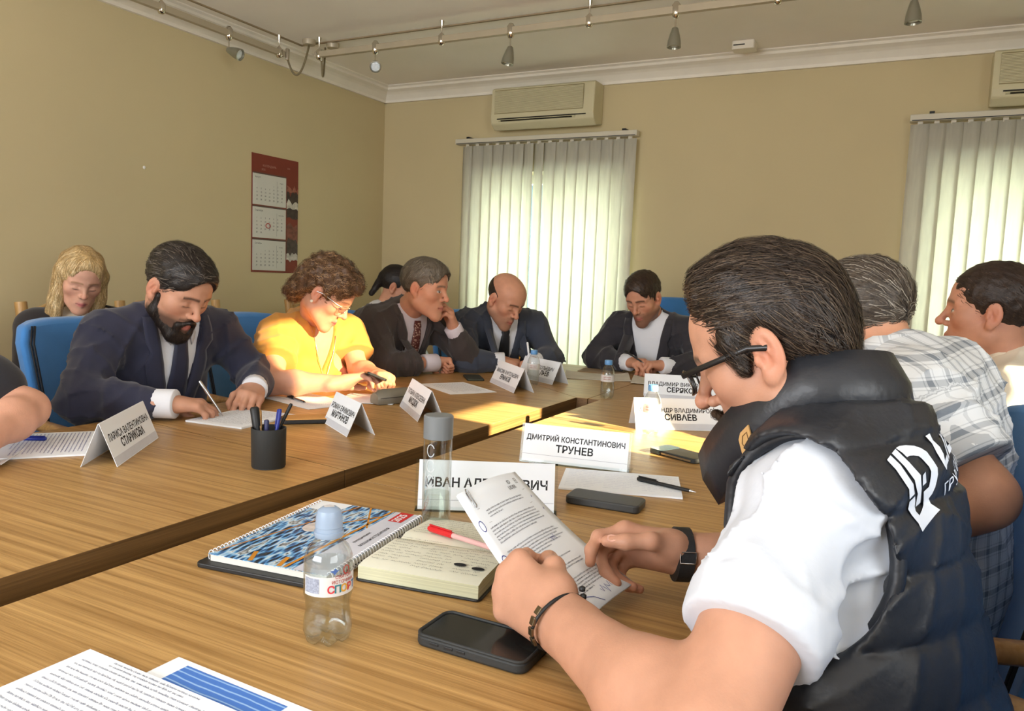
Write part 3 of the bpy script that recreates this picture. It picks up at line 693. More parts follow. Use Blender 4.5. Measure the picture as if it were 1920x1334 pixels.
# ---- phones and cases
def phone(name, c, size, deg, label, h=0.010, case=True, z=0.0, r=0.012, ms=None, extra=None):
    w, l = size; t = thing(name, label, 'phone' if 'phone' in name else 'case', (c[0], c[1], T_+z), math.radians(deg))
    obj('case', P_rbox((-w/2, -l/2, 0), (w/2, l/2, h), r, 5), ms or m_soft, t, smooth=40, bevel=0.003)
    if case:
        b = 0.0045
        obj('screen', P_rbox((-w/2+b, -l/2+b, h-0.001), (w/2-b, l/2-b, h+0.0003), r-0.003, 5), m_screen, t)
    if extra: extra(t, w, l, h)
    return t
def rugged(t, w, l, h):
    poly = []
    seg = 6; r = 0.014
    for cx_, cy_, a0 in ((w/2-r, -l/2+r, -90), (w/2-r, l/2-r, 0), (-w/2+r, l/2-r, 90), (-w/2+r, -l/2+r, 180)):
        for i in range(seg+1):
            a = math.radians(a0+90*i/seg); poly.append((cx_+(r-0.002)*math.cos(a), cy_+(r-0.002)*math.sin(a), h+0.0006))
    obj('case_rim', P_tube(poly, 0.0022, 6, closed=True), m_soft, t, smooth=180)
    for x in (-0.045, -0.025, -0.008): obj('side_button', P_box((x-0.006, -l/2-0.001, h*0.45), (x+0.006, -l/2+0.002, h*0.7)), m_blackp, t, bevel=0.0006)
phone('mobile_phone', (-0.4275, 0.786), (0.150, 0.078), 0, 'black phone in a thick rugged case nearest the camera', h=0.0135, r=0.014, extra=rugged)
phone('mobile_phone', (-0.512, 1.438), (0.152, 0.070), 4, 'dark grey phone lying before the handwritten sheets', h=0.016, r=0.012, case=False, ms=mat('graphite_case', (58, 60, 60), 0.4, var=0.05))
def tip_(t, w, l, h):
    obj('camera_edge', P_rbox((-w/2-0.001, -l/2-0.0006, 0.001), (-w/2+0.045, l/2+0.0006, h+0.0006), 0.012), mat('phone_glass_top', (70, 90, 96), 0.15), t)
    obj('metal_frame', P_box((-w/2+0.045, -l/2-0.0008, h*0.3), (w/2-0.012, -l/2+0.001, h*0.7)), m_silver, t)
phone('mobile_phone', (-0.498, 1.962), (0.155, 0.078), -26, 'black phone in the sun patch beside the vest collar', h=0.012, extra=tip_)
phone('mobile_phone', (-1.672, 2.900), (0.160, 0.075), -52, 'dark green phone lying left of the far tent placard', h=0.008, case=False, ms=mat('dark_green_case', (48, 54, 46), 0.6))
fp = phone('phone_case', (-1.560, 1.720), (0.140, 0.085), 46, 'open dark phone case with a sunlit top beside the pen cup', h=0.012, case=False, ms=m_blackp)
obj('sunlit_top', [*xf(P_rbox((-0.064, -0.038, 0.0115), (0.064, 0.038, 0.0145), 0.01), rot=(0, 0, 0))], mat('sunlit_tan_paint', (205, 150, 84), 0.6, var=0.15, bump=0.3, bs=(50, 50, 50), bdist=0.01), fp, bevel=0.001)  # sunlight on the dark case is put into this tan colour
# glasses case
gc = thing('glasses_case', 'grey metallic glasses case in front of the woman in yellow', 'case', (-1.560, 2.165, T_), math.radians(70))
prof = [(-0.032, 0.0), (-0.036, 0.02), (-0.030, 0.040), (-0.010, 0.050), (0.014, 0.047), (0.030, 0.034), (0.032, 0.012), (0.028, 0.0)]
n = len(prof); V = []; F = []
for k in range(9):
    u = 2*k/8-1; s = (1-abs(u)**6*0.25)
    V += [(u*0.085, y*s, 0.002+z*s) for y, z in prof]
for k in range(8): F += [(k*n+i, k*n+(i+1) % n, (k+1)*n+(i+1) % n, (k+1)*n+i) for i in range(n)]
F += [tuple(range(n-1, -1, -1)), tuple(8*n+i for i in range(n))]
m_gc = mat('grey_satin_case', (132, 126, 112), 0.35, metal=0.3, var=0.08)
obj('shell', (V, F), m_gc, gc, smooth=60); obj('lid_seam', P_box((-0.082, -0.0365, 0.024), (0.082, -0.0355, 0.0255)), m_blackp, gc)

# ---- water bottles
m_water = glass('water', (247, 250, 250), 0.03, refl=0.35, base=0.02); m_pet = glass('clear_pet', (246, 250, 251), 0.10, refl=0.6)
m_capb = mat('blue_bottle_cap', (96, 150, 206), 0.35, var=0.05)
m_capclear = mat('pale_blue_sport_cap', (176, 196, 220), 0.25, var=0.05, transl=0.35)
m_label = mat('bottle_label', (226, 224, 222), 0.5, var=0.03, transl=0.2)
def wrap(part, r, a0, z0):
    return [((r+0.0004)*math.sin(v[0]/r+a0), -(r+0.0004)*math.cos(v[0]/r+a0), z0+v[1]) for v in part[0]], part[1]
def curved_label(r, a0, a1, z0, z1, n=14):
    V = []; F = []
    for k in range(n+1):
        a = a0+(a1-a0)*k/n; V += [(r*math.sin(a), -r*math.cos(a), z0), (r*math.sin(a), -r*math.cos(a), z1)]
    for k in range(n): F.append((2*k, 2*k+2, 2*k+3, 2*k+1))
    return V, F
def petals(prof, n=40, k=5, amp=0.12, zmax=0.02):
    V, F = P_lathe(prof, n, cap=False); out = []
    for v in V:
        a = math.atan2(v[1], v[0]); s = 1-amp*(0.5+0.5*math.cos(k*a))*max(0, 1-v[2]/zmax); out.append((v[0]*s, v[1]*s, v[2]+0.006*(0.5+0.5*math.cos(k*a))*max(0, 1-v[2]/zmax)))
    return out, F
def small_bottle(loc, label, face):
    t = thing('water_bottle', label, 'bottle', loc, face, 'small blue-capped water bottles')
    H = 0.148; r = 0.0265
    pr = [(0.012, 0.002), (0.022, 0.0), (r, 0.012), (r, 0.05), (r*0.94, 0.06), (r, 0.07), (r, 0.095), (r*0.9, 0.108), (0.017, 0.122), (0.0125, 0.128), (0.0125, 0.134)]
    obj('bottle_body', petals(pr, 40, 5, 0.15, 0.02), m_pet, t, smooth=70)
    obj('water', P_lathe([(r*0.8, 0.006), (r-0.002, 0.02), (r-0.002, 0.05), (r*0.91, 0.06), (r-0.002, 0.07), (r-0.002, 0.088), (0.0, 0.088)], 24, cap=False), m_water, t, smooth=60)
    obj('cap', P_lathe([(0.0145, 0.130), (0.0150, 0.132), (0.0150, 0.146), (0.0135, 0.148), (0.0, 0.148)], 20, cap=False), m_capb, t, smooth=40)
    obj('label_band', curved_label(r+0.0006, -1.6, 1.6, 0.066, 0.092), m_label, t, smooth=180)
    R = np.random.default_rng(21)
    obj('label_print', join(wrap(lines_of_print(R, -0.018, 0.018, 0.008, 0.0045, 0.008, 2), r+0.0008, 0, 0.074)), m_redp, t)['kind'] = 'stuff'
    return t
b1 = small_bottle((-0.655, 2.205, T_), 'blue-capped water bottle in the sunlight before the tent placard', math.radians(14))
b2 = copy_tree(b1, (-1.005, 2.775, T_), math.radians(20), 'blue-capped water bottle standing at the end of the table slot')
b3 = copy_tree(b1, (-1.385, 2.905, T_), math.radians(30), 'blue-capped water bottle between two tent placards before the bald man')
bt = thing('water_bottle', 'clear sport-cap water bottle in the foreground on the near table', 'bottle', (-0.598, 0.702, T_), math.radians(46))
r = 0.0292
pr = [(0.010, 0.004), (0.020, 0.0), (0.0275, 0.006), (0.0292, 0.016), (0.0285, 0.028), (0.0262, 0.042), (0.0268, 0.052), (0.0292, 0.062), (0.0292, 0.100), (0.0285, 0.108), (0.0245, 0.118), (0.0165, 0.127), (0.0138, 0.131), (0.0138, 0.134)]
obj('bottle_body', petals(pr, 50, 6, 0.10, 0.014), m_pet, bt, smooth=70)
obj('water', P_lathe([(0.018, 0.004), (0.0265, 0.010), (0.0278, 0.018), (0.0268, 0.03), (0.0248, 0.042), (0.0255, 0.052), (0.0278, 0.062), (0.0278, 0.099), (0.0, 0.099)], 30, cap=False), m_water, bt, smooth=60)
obj('sport_cap', P_lathe([(0.0165, 0.131), (0.0178, 0.133), (0.0178, 0.138), (0.0160, 0.1385), (0.0160, 0.143), (0.0165, 0.1435), (0.0160, 0.149), (0.0155, 0.156), (0.0135, 0.163), (0.009, 0.1665), (0.0, 0.1672)], 28, cap=False), m_capclear, bt, smooth=35)
obj('cap_mark', quad(-0.006, -0.004, 0.006, 0.004, 0.1676), m_label, bt)
obj('label_band', curved_label(r+0.0006, -1.2, 1.5, 0.066, 0.090), m_label, bt, smooth=180)
obj('label_barcode', curved_label(r+0.0009, -1.15, -0.45, 0.070, 0.088), mat('label_grey_block', (150, 156, 172), 0.6, var=0.3, vs=(400, 400, 400)), bt, smooth=180)
for i, (cc, colr) in enumerate(zip('СПОРТ', ((200, 52, 62), (52, 120, 130), (214, 160, 58), (196, 70, 60), (74, 108, 160)))):
    obj('label_letter', wrap(xf(text(cc, 0.0125, bold=0.03), loc=(0.0005+i*0.0082, 0, 0)), r+0.0010, 0.0, 0.0745), mat('letter_%d' % i, colr, 0.5), bt)
obj('label_brand', join(wrap(text('СВЯТОЙ', 0.0055, bold=0.01), r+0.001, 0.55, 0.0895), wrap(text('ИСТОЧНИК', 0.0055, bold=0.01), r+0.001, 0.55, 0.0835)), m_redp, bt)['kind'] = 'stuff'
bird = [(-0.006, 0.001), (-0.002, -0.001), (0, -0.004), (0.002, -0.001), (0.006, 0.002), (0.002, 0.002), (0.001, 0.005), (-0.001, 0.002)]
obj('label_bird', wrap(([(x, y, 0) for x, y in bird], [tuple(range(8))]), r+0.001, 0.15, 0.0965), mat('label_bird_blue', (70, 100, 160), 0.5), bt)
obj('label_heart', wrap(P_tube([(0.004*math.cos(a), 0.005*math.sin(a), 0) for a in np.linspace(0, 2*math.pi, 12, endpoint=False)], 0.0009, 4, closed=True), r+0.001, 0.65, 0.097), m_redp, bt)
# ---- tall glass bottle
tg = thing('glass_bottle', 'tall slim glass bottle with grey lid, half full', 'bottle', (-0.723, 1.136, T_), math.radians(30))
R_ = 0.0255
obj('glass_body', P_lathe([(0.0, 0.0), (0.023, 0.0), (R_, 0.004), (R_, 0.165)], 36, cap=False), glass('bottle_glass', (240, 244, 242), 0.02), tg, smooth=60)
obj('water', P_lathe([(0.0, 0.008), (0.0225, 0.008), (0.0228, 0.062), (0.0, 0.062)], 36, cap=False), glass('bottle_water', (240, 243, 238), 0.03, refl=0.3, base=0.02), tg, smooth=40)
obj('lid', P_lathe([(R_-0.001, 0.160), (R_+0.0008, 0.161), (R_+0.0008, 0.200), (R_-0.001, 0.202), (0.0, 0.2025)], 36, cap=False), mat('grey_lid', (118, 122, 124), 0.45, var=0.03), tg, smooth=35)
for z, rx in ((0.142, 0.007), (0.115, 0.008), (0.088, 0.007)):
    obj('etched_letter', wrap(P_tube([(rx*math.cos(a), 0.011*math.sin(a), 0) for a in np.linspace(0.4, 2*math.pi-0.4, 14)], 0.0009, 5), R_+0.0003, -0.45, z), mat('etched_white', (205, 210, 212), 0.6), tg)

# ---- planner with black folder
pl = thing('planner', 'spiral planner with a blue industrial cover photo and red 2025 box', 'planner', (-0.823, 0.955, T_), math.radians(8))
obj('black_folder', P_rbox((-0.118, -0.165, 0.0), (0.100, 0.150, 0.007), 0.01), m_blackp, pl, bevel=0.0015)
obj('page_block', P_box((-0.101, -0.15, 0.0075), (0.101, 0.15, 0.0175)), mat('page_edges', (216, 214, 206), 0.8, var=0.06, vs=(3, 3, 900)), pl)
cm, N, Lk, b = _new('planner_cover_photo')
vo = N.new('ShaderNodeTexVoronoi'); vo.inputs['Scale'].default_value = 1; Lk.new(_coord(N, Lk, (150, 38, 1)), vo.inputs['Vector'])
n1 = N.new('ShaderNodeTexNoise'); n1.inputs['Scale'].default_value = 1; n1.inputs['Detail'].default_value = 6; Lk.new(_coord(N, Lk, (22, 16, 1)), n1.inputs['Vector'])
mm = N.new('ShaderNodeMath'); mm.operation = 'MULTIPLY'; Lk.new(vo.outputs['Distance'], mm.inputs[0]); Lk.new(n1.outputs[0], mm.inputs[1])
cr_ = N.new('ShaderNodeValToRGB'); e = cr_.color_ramp.elements; e[0].position = 0.05; e[0].color = L4((22, 26, 32)); e[1].position = 0.62; e[1].color = L4((236, 242, 246))
for p_, c_ in ((0.13, (40, 50, 58)), (0.20, (30, 96, 160)), (0.27, (110, 180, 226)), (0.36, (214, 226, 232)), (0.44, (70, 80, 86))): q = e.new(p_); q.color = L4(c_)
Lk.new(mm.outputs[0], cr_.inputs[0]); Lk.new(cr_.outputs[0], b.inputs['Base Color']); b.inputs['Roughness'].default_value = 0.3
cv = obj('cover', P_box((-0.103, -0.152, 0.0178), (0.103, 0.152, 0.0186)), cm, pl)
zt = 0.0188
def pq(poly, m, nm, dz=0.0, par=pl): obj(nm, ([(x, y, zt+dz) for x, y in poly], [tuple(range(len(poly)))]), m, par)
m_beam = mat('orange_beam_print', (206, 138, 40), 0.4)
pq([(0.045, -0.152), (0.103, -0.152), (0.103, 0.152), (0.052, 0.152)], mat('lilac_cover_band', (206, 210, 222), 0.35, var=0.06, vs=(12, 12, 12)), 'cover_band')
pq([(-0.103, 0.105), (-0.045, 0.095), (-0.038, 0.152), (-0.103, 0.152)], m_card, 'cover_label', 0.0002)
pq([(0.062, 0.100), (0.088, 0.100), (0.088, 0.152), (0.062, 0.152)], m_redcap, 'red_year_box', 0.0003)
obj('year_lettering', xf(text('2025', 0.020, bold=0.02), loc=(0.075, 0.122, zt+0.0006), rot=(0, 0, math.radians(90))), m_card, pl)
obj('title_lettering', join(xf(text('ежедневник', 0.009, 'LEFT'), loc=(0.066, -0.02, zt+0.0004), rot=(0, 0, math.radians(90))), xf(text('машиностроителя', 0.011, 'LEFT'), loc=(0.082, -0.03, zt+0.0004), rot=(0, 0, math.radians(90)))), m_print, pl)['kind'] = 'stuff'
for k, (a, b_, w) in enumerate((((-0.10, -0.14), (-0.02, 0.152), 0.003), ((0.03, -0.15), (0.045, 0.152), 0.005), ((-0.02, 0.03), (0.045, 0.12), 0.004), ((0.0, 0.152), (0.05, 0.05), 0.003), ((-0.03, -0.15), (-0.045, -0.115), 0.007), ((0.02, -0.15), (0.012, -0.115), 0.007))):
    s_ = stroke([a, b_], w); obj('orange_beam', ([(v[0], v[1], zt+0.0002) for v in s_[0]], s_[1]), m_beam, pl)
V = [(-0.03+0.020*math.cos(a), 0.02+0.026*math.sin(a), zt+0.0002) for a in np.linspace(0, 2*math.pi, 18, endpoint=False)]
obj('cover_dome_photo', (V, [tuple(range(18))]), mat('pale_dome', (206, 200, 196), 0.4, var=0.2, vs=(50, 50, 50)), pl)
ring = P_tube([(0.103+0.0055*math.cos(a), 0, 0.0125+0.0095*math.sin(a)) for a in np.linspace(-2.6, 2.6, 10)], 0.0009, 5)
ring0 = None
for s in (1, -1):
    for k in range(36):
        y = -0.145+k*0.29/35
        if ring0 is None: ring0 = obj('spiral_ring', ring, mat('white_spiral_wire', (222, 222, 224), 0.3, metal=0.3), pl, smooth=180); o_ = ring0
        else: o_ = ring0.copy(); COL.objects.link(o_); o_.parent = pl
        o_.location = (0, y, 0); o_.rotation_euler = (0, 0, 0 if s > 0 else math.pi)
        if s < 0: o_.location = (0, y, 0)
# ---- thick open notebook
nb = thing('notebook', 'thick open notebook filled with handwriting under the red pen', 'notebook', (-0.612, 1.018, T_), math.radians(9))
m_pg = mat('cream_notebook_paper', (226, 226, 208), 0.8, var=0.02); m_pge = mat('greenish_page_edges', (196, 196, 166), 0.85, var=0.18, vs=(2, 2, 700))
obj('cover', P_rbox((-0.098, -0.142, 0.0), (0.098, 0.142, 0.003), 0.008), m_blackp, nb, bevel=0.001)
def halfblock(y0, y1, h0, h1):
    V = []; F = []; n = 9
    for k in range(n):
        u = k/(n-1); y = y0+(y1-y0)*u; h = 0.003+h0*(1-u)+h1*u-0.006*max(0, 1-min(u, 1-u)*8)**2*(1 if (u > 0.5) == (y1 < 0) else 0.5)
        V += [(-0.094, y, 0.003), (0.094, y, 0.003), (0.094, y, h), (-0.094, y, h)]
    for k in range(n-1):
        a = 4*k; b_ = a+4; F += [(a, b_, b_+1, a+1), (a+1, b_+1, b_+2, a+2), (a+2, b_+2, b_+3, a+3), (a+3, b_+3, b_, a)]
    F += [(0, 1, 2, 3), (4*n-1, 4*n-2, 4*n-3, 4*n-4)]
    return V, F
for y0, y1, h0, h1 in ((-0.138, -0.001, 0.022, 0.022), (0.001, 0.138, 0.022, 0.013)):
    o = obj('page_block', halfblock(y0, y1, h0, h1), m_pge, nb, smooth=40); o.data.materials.append(m_pg)
    for p in o.data.polygons:
        if p.normal.z > 0.6: p.material_index = 1
Rn = np.random.default_rng(31)
def nbz(y): return 0.0262 if y < 0 else 0.0262-0.009*(y/0.138)
for (x0, x1, yy, nr, ld) in ((-0.088, -0.03, -0.012, 10, 0.011), (-0.02, 0.035, -0.03, 9, 0.011), (0.04, 0.09, -0.015, 10, 0.011), (-0.085, 0.08, 0.126, 10, 0.011)):
    prn = lines_of_print(Rn, x0, x1, yy, 0.0055, ld, nr, hand=True, ragged=0.3)
    obj('handwriting', ([(v[0], v[1], nbz(v[1])) for v in prn[0]], prn[1]), mat('dark_pencil', (60, 60, 56), 0.7), nb)['kind'] = 'stuff'
for (x, y) in ((0.045, -0.085), (0.075, -0.09)):
    o = obj('black_sticker', ([(x+0.010*math.cos(a), y+0.006*math.sin(a), 0.0266) for a in np.linspace(0, 2*math.pi, 16, endpoint=False)], [tuple(range(16))]), m_print, nb)
pen((-0.525, 1.012, T_+0.0315), (-0.675, 1.040, T_+0.0315), 'red-capped ballpoint lying across the open notebook', (m_pinkb, m_redcap, m_redcap), r=0.0045)
# ---- the letter held by the man in the vest: a bent sheet
PTL, PTR, PBR, PBL = [np.array(p) for p in ((-0.548, 0.915, 0.889), (-0.545, 1.090, 0.886), (-0.311, 1.012, 0.779), (-0.326, 0.800, 0.776))]
lt = thing('letter', 'printed letter with a paper clip held by the man in the vest', 'paper', tuple(PBL), world=True)
def pp(u, v, off=0.0):
    # u across 0..1, v down 0..1
    q = (PTL*(1-u)+PTR*u)*(1-v)+(PBL*(1-u)+PBR*u)*v
    q = q+np.array((0, 0, 1.0))*(-0.010*math.sin(math.pi*v)*1.0+0.006*math.sin(math.pi*u))+np.array((0.42, 0, 0.9))*off
    return q
def patch(off, n=13):
    V = []; F = []
    for j in range(n):
        for i in range(n): V.append(tuple(pp(i/(n-1), j/(n-1), off)))
    for j in range(n-1):
        for i in range(n-1): a = j*n+i; F.append((a, a+n, a+n+1, a+1))
    return V, F
obj('sheet', patch(0), m_paper, lt, smooth=180, solid=0.0009)
obj('under_sheet', patch(-0.0022), m_paper, lt, smooth=180, solid=0.0009)
Rl = np.random.default_rng(41)
rows = [(0.20, 0.85, 0.175, 3, 0.021), (0.12, 0.88, 0.275, 6, 0.021), (0.12, 0.88, 0.44, 6, 0.021), (0.12, 0.35, 0.575, 1, 0.02), (0.22, 0.86, 0.63, 1, 0.02), (0.12, 0.85, 0.69, 3, 0.021), (0.12, 0.88, 0.785, 6, 0.021)]
for (x0, x1, y, nr, ld) in rows:
    prn = lines_of_print(Rl, x0, x1, 0, 0.0135, ld, nr, ragged=0.12)
    obj('print_lines', ([tuple(pp(v[0], y-v[1]*0.95, 0.0010)) for v in prn[0]], prn[1]), mat('letter_ink', (64, 68, 86), 0.7), lt)['kind'] = 'stuff'
def onletter(part, m, name, sx=1.0):
    obj(name, ([tuple(pp(v[0], v[1], 0.0010)) for v in part[0]], part[1]), m, lt)
onletter(([(0.74+v[0]*1.0, 0.105-v[1]*0.7, 0) for v in text('LIDER', 0.05)[0]], text('LIDER', 0.05)[1]), m_print, 'letterhead')
onletter(([(0.74+v[0]*1.0, 0.065-v[1]*0.7, 0) for v in text('ID', 0.055)[0]], text('ID', 0.055)[1]), m_print, 'letterhead_logo')
onletter(join(quad(0.85, 0.045, 0.885, 0.048), quad(0.85, 0.062, 0.885, 0.065), quad(0.85, 0.079, 0.885, 0.082), quad(0.85, 0.045, 0.856, 0.085), quad(0.879, 0.045, 0.885, 0.085)), m_grey, 'letterhead_crest')
onletter(join(quad(0.12, 0.135, 0.9, 0.137), quad(0.15, 0.237, 0.85, 0.2385)), m_grey, 'rule_line')
for (y, x0, amp) in ((0.235, 0.055, 0.028), (0.47, 0.055, 0.030)):
    onletter(stroke([(x0+amp*math.cos(a), y+amp*1.2*math.sin(a)) for a in np.linspace(0, 6.5, 20)], 0.006), m_bluepen, 'circled_number')
for (x0, y0, s_, nn) in ((0.62, 0.925, 0.030, 10), (0.25, 0.925, 0.02, 7), (0.30, 0.955, 0.02, 9), (0.66, 0.50, 0.02, 8), (0.90, 0.20, 0.012, 4), (0.92, 0.30, 0.012, 4)):
    onletter(stroke([(x0+k*s_*0.55, y0+s_*(0.9*math.sin(k*2.1)+0.3*Rl.normal())) for k in range(nn)], 0.005), m_bluepen, 'handwritten_note')
onletter(stroke([(0.42, 0.90), (0.50, 0.93), (0.56, 0.985)], 0.005), m_bluepen, 'handwritten_note')
clip = []
for (u, v) in ((0.10, 0.02), (0.10, 0.115), (0.118, 0.125), (0.135, 0.115), (0.135, 0.01), (0.12, 0.0), (0.108, 0.01), (0.108, 0.095)): clip.append(tuple(pp(u, v, 0.0018)))
obj('paper_clip', P_tube(clip, 0.0008, 6), m_silver, lt, smooth=180)
# ================================================================== organic modelling: distance fields meshed by surface nets
def nz(v): v = np.asarray(v, float); return v/(np.linalg.norm(v)+1e-12)
class SD:
    def __init__(s, h): s.h = h; s.ops = []
    def rc(s, a, b, ra, rb=None, k=0.02, op='u', sq=None):
        a = np.asarray(a, float); b = np.asarray(b, float); rb = ra if rb is None else rb
        if sq is not None:
            ax, fl = nz(sq[0]), sq[1]; g_ = 1/fl-1; b2 = b+g_*ax*np.dot(ax, b-a)
        def fn(X, Y, Z):
            dx, dy, dz = X-a[0], Y-a[1], Z-a[2]
            if sq is not None:
                t = g_*(dx*ax[0]+dy*ax[1]+dz*ax[2]); dx, dy, dz = dx+t*ax[0], dy+t*ax[1], dz+t*ax[2]; ba = b2-a
            else: ba = b-a
            L = float(ba @ ba)+1e-12; t = np.clip((dx*ba[0]+dy*ba[1]+dz*ba[2])/L, 0, 1)
            d = np.sqrt((dx-t*ba[0])**2+(dy-t*ba[1])**2+(dz-t*ba[2])**2)-(ra+t*(rb-ra))
            return d*(sq[1]**0.5 if sq is not None else 1)
        s.ops.append((op, fn, np.minimum(a-ra, b-rb), np.maximum(a+ra, b+rb), k)); return s
    def ell(s, c, r, R=None, k=0.02, op='u'):
        c = np.asarray(c, float); r = np.asarray(r, float) if hasattr(r, '__len__') else np.array([r, r, r], float)
        m = r.max() if R is not None else r; rm = r.min()
        def fn(X, Y, Z):
            dx, dy, dz = X-c[0], Y-c[1], Z-c[2]
            if R is not None:
                dx, dy, dz = R[0, 0]*dx+R[1, 0]*dy+R[2, 0]*dz, R[0, 1]*dx+R[1, 1]*dy+R[2, 1]*dz, R[0, 2]*dx+R[1, 2]*dy+R[2, 2]*dz
            q = np.sqrt((dx/r[0])**2+(dy/r[1])**2+(dz/r[2])**2); q2 = np.sqrt((dx/r[0]**2)**2+(dy/r[1]**2)**2+(dz/r[2]**2)**2)
            return q*(q-1)/(q2+1e-9)
        s.ops.append((op, fn, c-m, c+m, k)); return s
    def cut(s, fn, k=0.006): s.ops.append(('c', fn, None, None, k)); return s      # remove where fn < 0
    def disp(s, fn): s.ops.append(('d', fn, None, None, 0)); return s
    def mesh(s):
        h = s.h; U = [o for o in s.ops if o[0] == 'u']; pad = 0.012+2*h
        lo = np.min([o[2] for o in U], 0)-pad; hi = np.max([o[3] for o in U], 0)+pad
        n = np.ceil((hi-lo)/h).astype(int)+1; ax = [(lo[i]+h*np.arange(n[i])) for i in range(3)]
        f = np.full(n, 1.0, np.float32)
        for op, fn, l, H_, k in s.ops:
            if l is None: sl = (slice(None),)*3
            else:
                m = k+pad; i0 = np.clip(np.floor((l-m-lo)/h).astype(int), 0, n-1); i1 = np.clip(np.ceil((H_+m-lo)/h).astype(int)+1, 1, n)
                sl = tuple(slice(a, b) for a, b in zip(i0, i1))
            X = ax[0][sl[0]][:, None, None]; Y = ax[1][sl[1]][None, :, None]; Z = ax[2][sl[2]][None, None, :]
            d = fn(X, Y, Z); a = f[sl]
            if op == 'u':
                q = np.maximum(k-np.abs(a-d), 0); f[sl] = np.minimum(a, d)-q*q/(4*k)
            elif op in 'sc':
                q = np.maximum(k-np.abs(a+d), 0); f[sl] = np.maximum(a, -d)+q*q/(4*k)
            elif op == 'd':
                near = np.abs(a) < 0.06; f[sl] = np.where(near, a+d, a)
        return snets(f, lo, h)
_E = [((0,0,0),(1,0,0)),((0,1,0),(1,1,0)),((0,0,1),(1,0,1)),((0,1,1),(1,1,1)),((0,0,0),(0,1,0)),((1,0,0),(1,1,0)),((0,0,1),(0,1,1)),((1,0,1),(1,1,1)),((0,0,0),(0,0,1)),((1,0,0),(1,0,1)),((0,1,0),(0,1,1)),((1,1,0),(1,1,1))]
def snets(f, lo, h):
    s = f < 0; n = f.shape
    c = np.zeros([x-1 for x in n], np.int8)
    for i in (0, 1):
        for j in (0, 1):
            for k in (0, 1): c += s[i:n[0]-1+i, j:n[1]-1+j, k:n[2]-1+k]
    I = np.argwhere((c > 0) & (c < 8)); pos = np.zeros((len(I), 3)); cnt = np.zeros(len(I))
    for a, b in _E:
        A = I+a; B = I+b; fa = f[A[:, 0], A[:, 1], A[:, 2]]; fb = f[B[:, 0], B[:, 1], B[:, 2]]
        x = (fa < 0) != (fb < 0); t = np.where(x, fa/(fa-fb+1e-20), 0)
        pos += np.where(x[:, None], np.array(a)+t[:, None]*(np.array(b)-np.array(a)), 0); cnt += x
    V = (I+pos/cnt[:, None])*h+lo
    idx = np.full([x-1 for x in n], -1, np.int32); idx[I[:, 0], I[:, 1], I[:, 2]] = np.arange(len(I))
    F = []
    for axis in range(3):
        e = [slice(None)]*3; e2 = [slice(None)]*3; e[axis] = slice(0, n[axis]-1); e2[axis] = slice(1, n[axis])
        a = s[tuple(e)]; b = s[tuple(e2)]; D = np.argwhere(a != b)
        o1, o2 = [(1, 2), (2, 0), (0, 1)][axis]
        D = D[(D[:, o1] > 0) & (D[:, o2] > 0) & (D[:, o1] < n[o1]-1) & (D[:, o2] < n[o2]-1)]
        d1 = np.zeros(3, int); d1[o1] = 1; d2 = np.zeros(3, int); d2[o2] = 1
        q = [idx[tuple((D-x).T)] for x in (d1+d2, d2, d1*0, d1)]
        Q = np.stack(q, 1); flip = ~a[tuple(D.T)]
        Q[flip] = Q[flip][:, ::-1]; F.append(Q)
    F = np.concatenate(F); F = F[(F >= 0).all(1)]
    return V, F
def wrinkle(seed, freq, amp, stretch=None):
    R = np.random.default_rng(seed); dirs = [nz(R.normal(size=3))*freq*(0.7+0.6*R.random()) for _ in range(5)]; ph = R.random(5)*6.3
    st = np.array(stretch if stretch is not None else (1, 1, 1), float)
    def fn(X, Y, Z):
        r = 0; w = 0.8*np.sin(dirs[4][0]*0.5*X+dirs[4][1]*0.5*Y+dirs[4][2]*0.5*Z+ph[4])
        for d, p in zip(dirs[:4], ph): r = r+np.sin(d[0]*st[0]*X+d[1]*st[1]*Y+d[2]*st[2]*Z+p+1.5*w)
        return amp*r/2.2
    return fn
def folds(seed, freq, amp, n=4, sharp=3.0, bias=None):
    # crisp cloth folds: warped ridges that come and go
    R = np.random.default_rng(seed); S = []
    for _ in range(n):
        d = R.normal(size=3)
        if bias is not None: d = d*0.6+np.array(bias, float)*1.2
        S.append((nz(d)*freq*(0.75+0.5*R.random()), nz(R.normal(size=3))*freq*0.35, nz(R.normal(size=3))*freq*0.30, R.random(3)*6.3))
    def fn(X, Y, Z):
        r = 0
        for a, b, c, p in S:
            wv = np.sin(b[0]*X+b[1]*Y+b[2]*Z+p[1]); m = np.clip(0.25+np.sin(c[0]*X+c[1]*Y+c[2]*Z+p[2]), 0, 1)
            r = r+m*(1-np.abs(np.sin(a[0]*X+a[1]*Y+a[2]*Z+p[0]+1.3*wv)))**sharp
        return -amp*r+amp*0.35
    return fn
def mjoin(parts):
    Vs = []; Fs = []; Cs = []; k = 0
    for V, F, C_ in parts: Vs.append(V); Fs.append(F+k); Cs.append(C_); k += len(V)
    return np.concatenate(Vs), np.concatenate(Fs), np.concatenate(Cs)
def bvh_of(V, F): return BVHTree.FromPolygons([tuple(v) for v in V], [tuple(int(i) for i in f) for f in F])

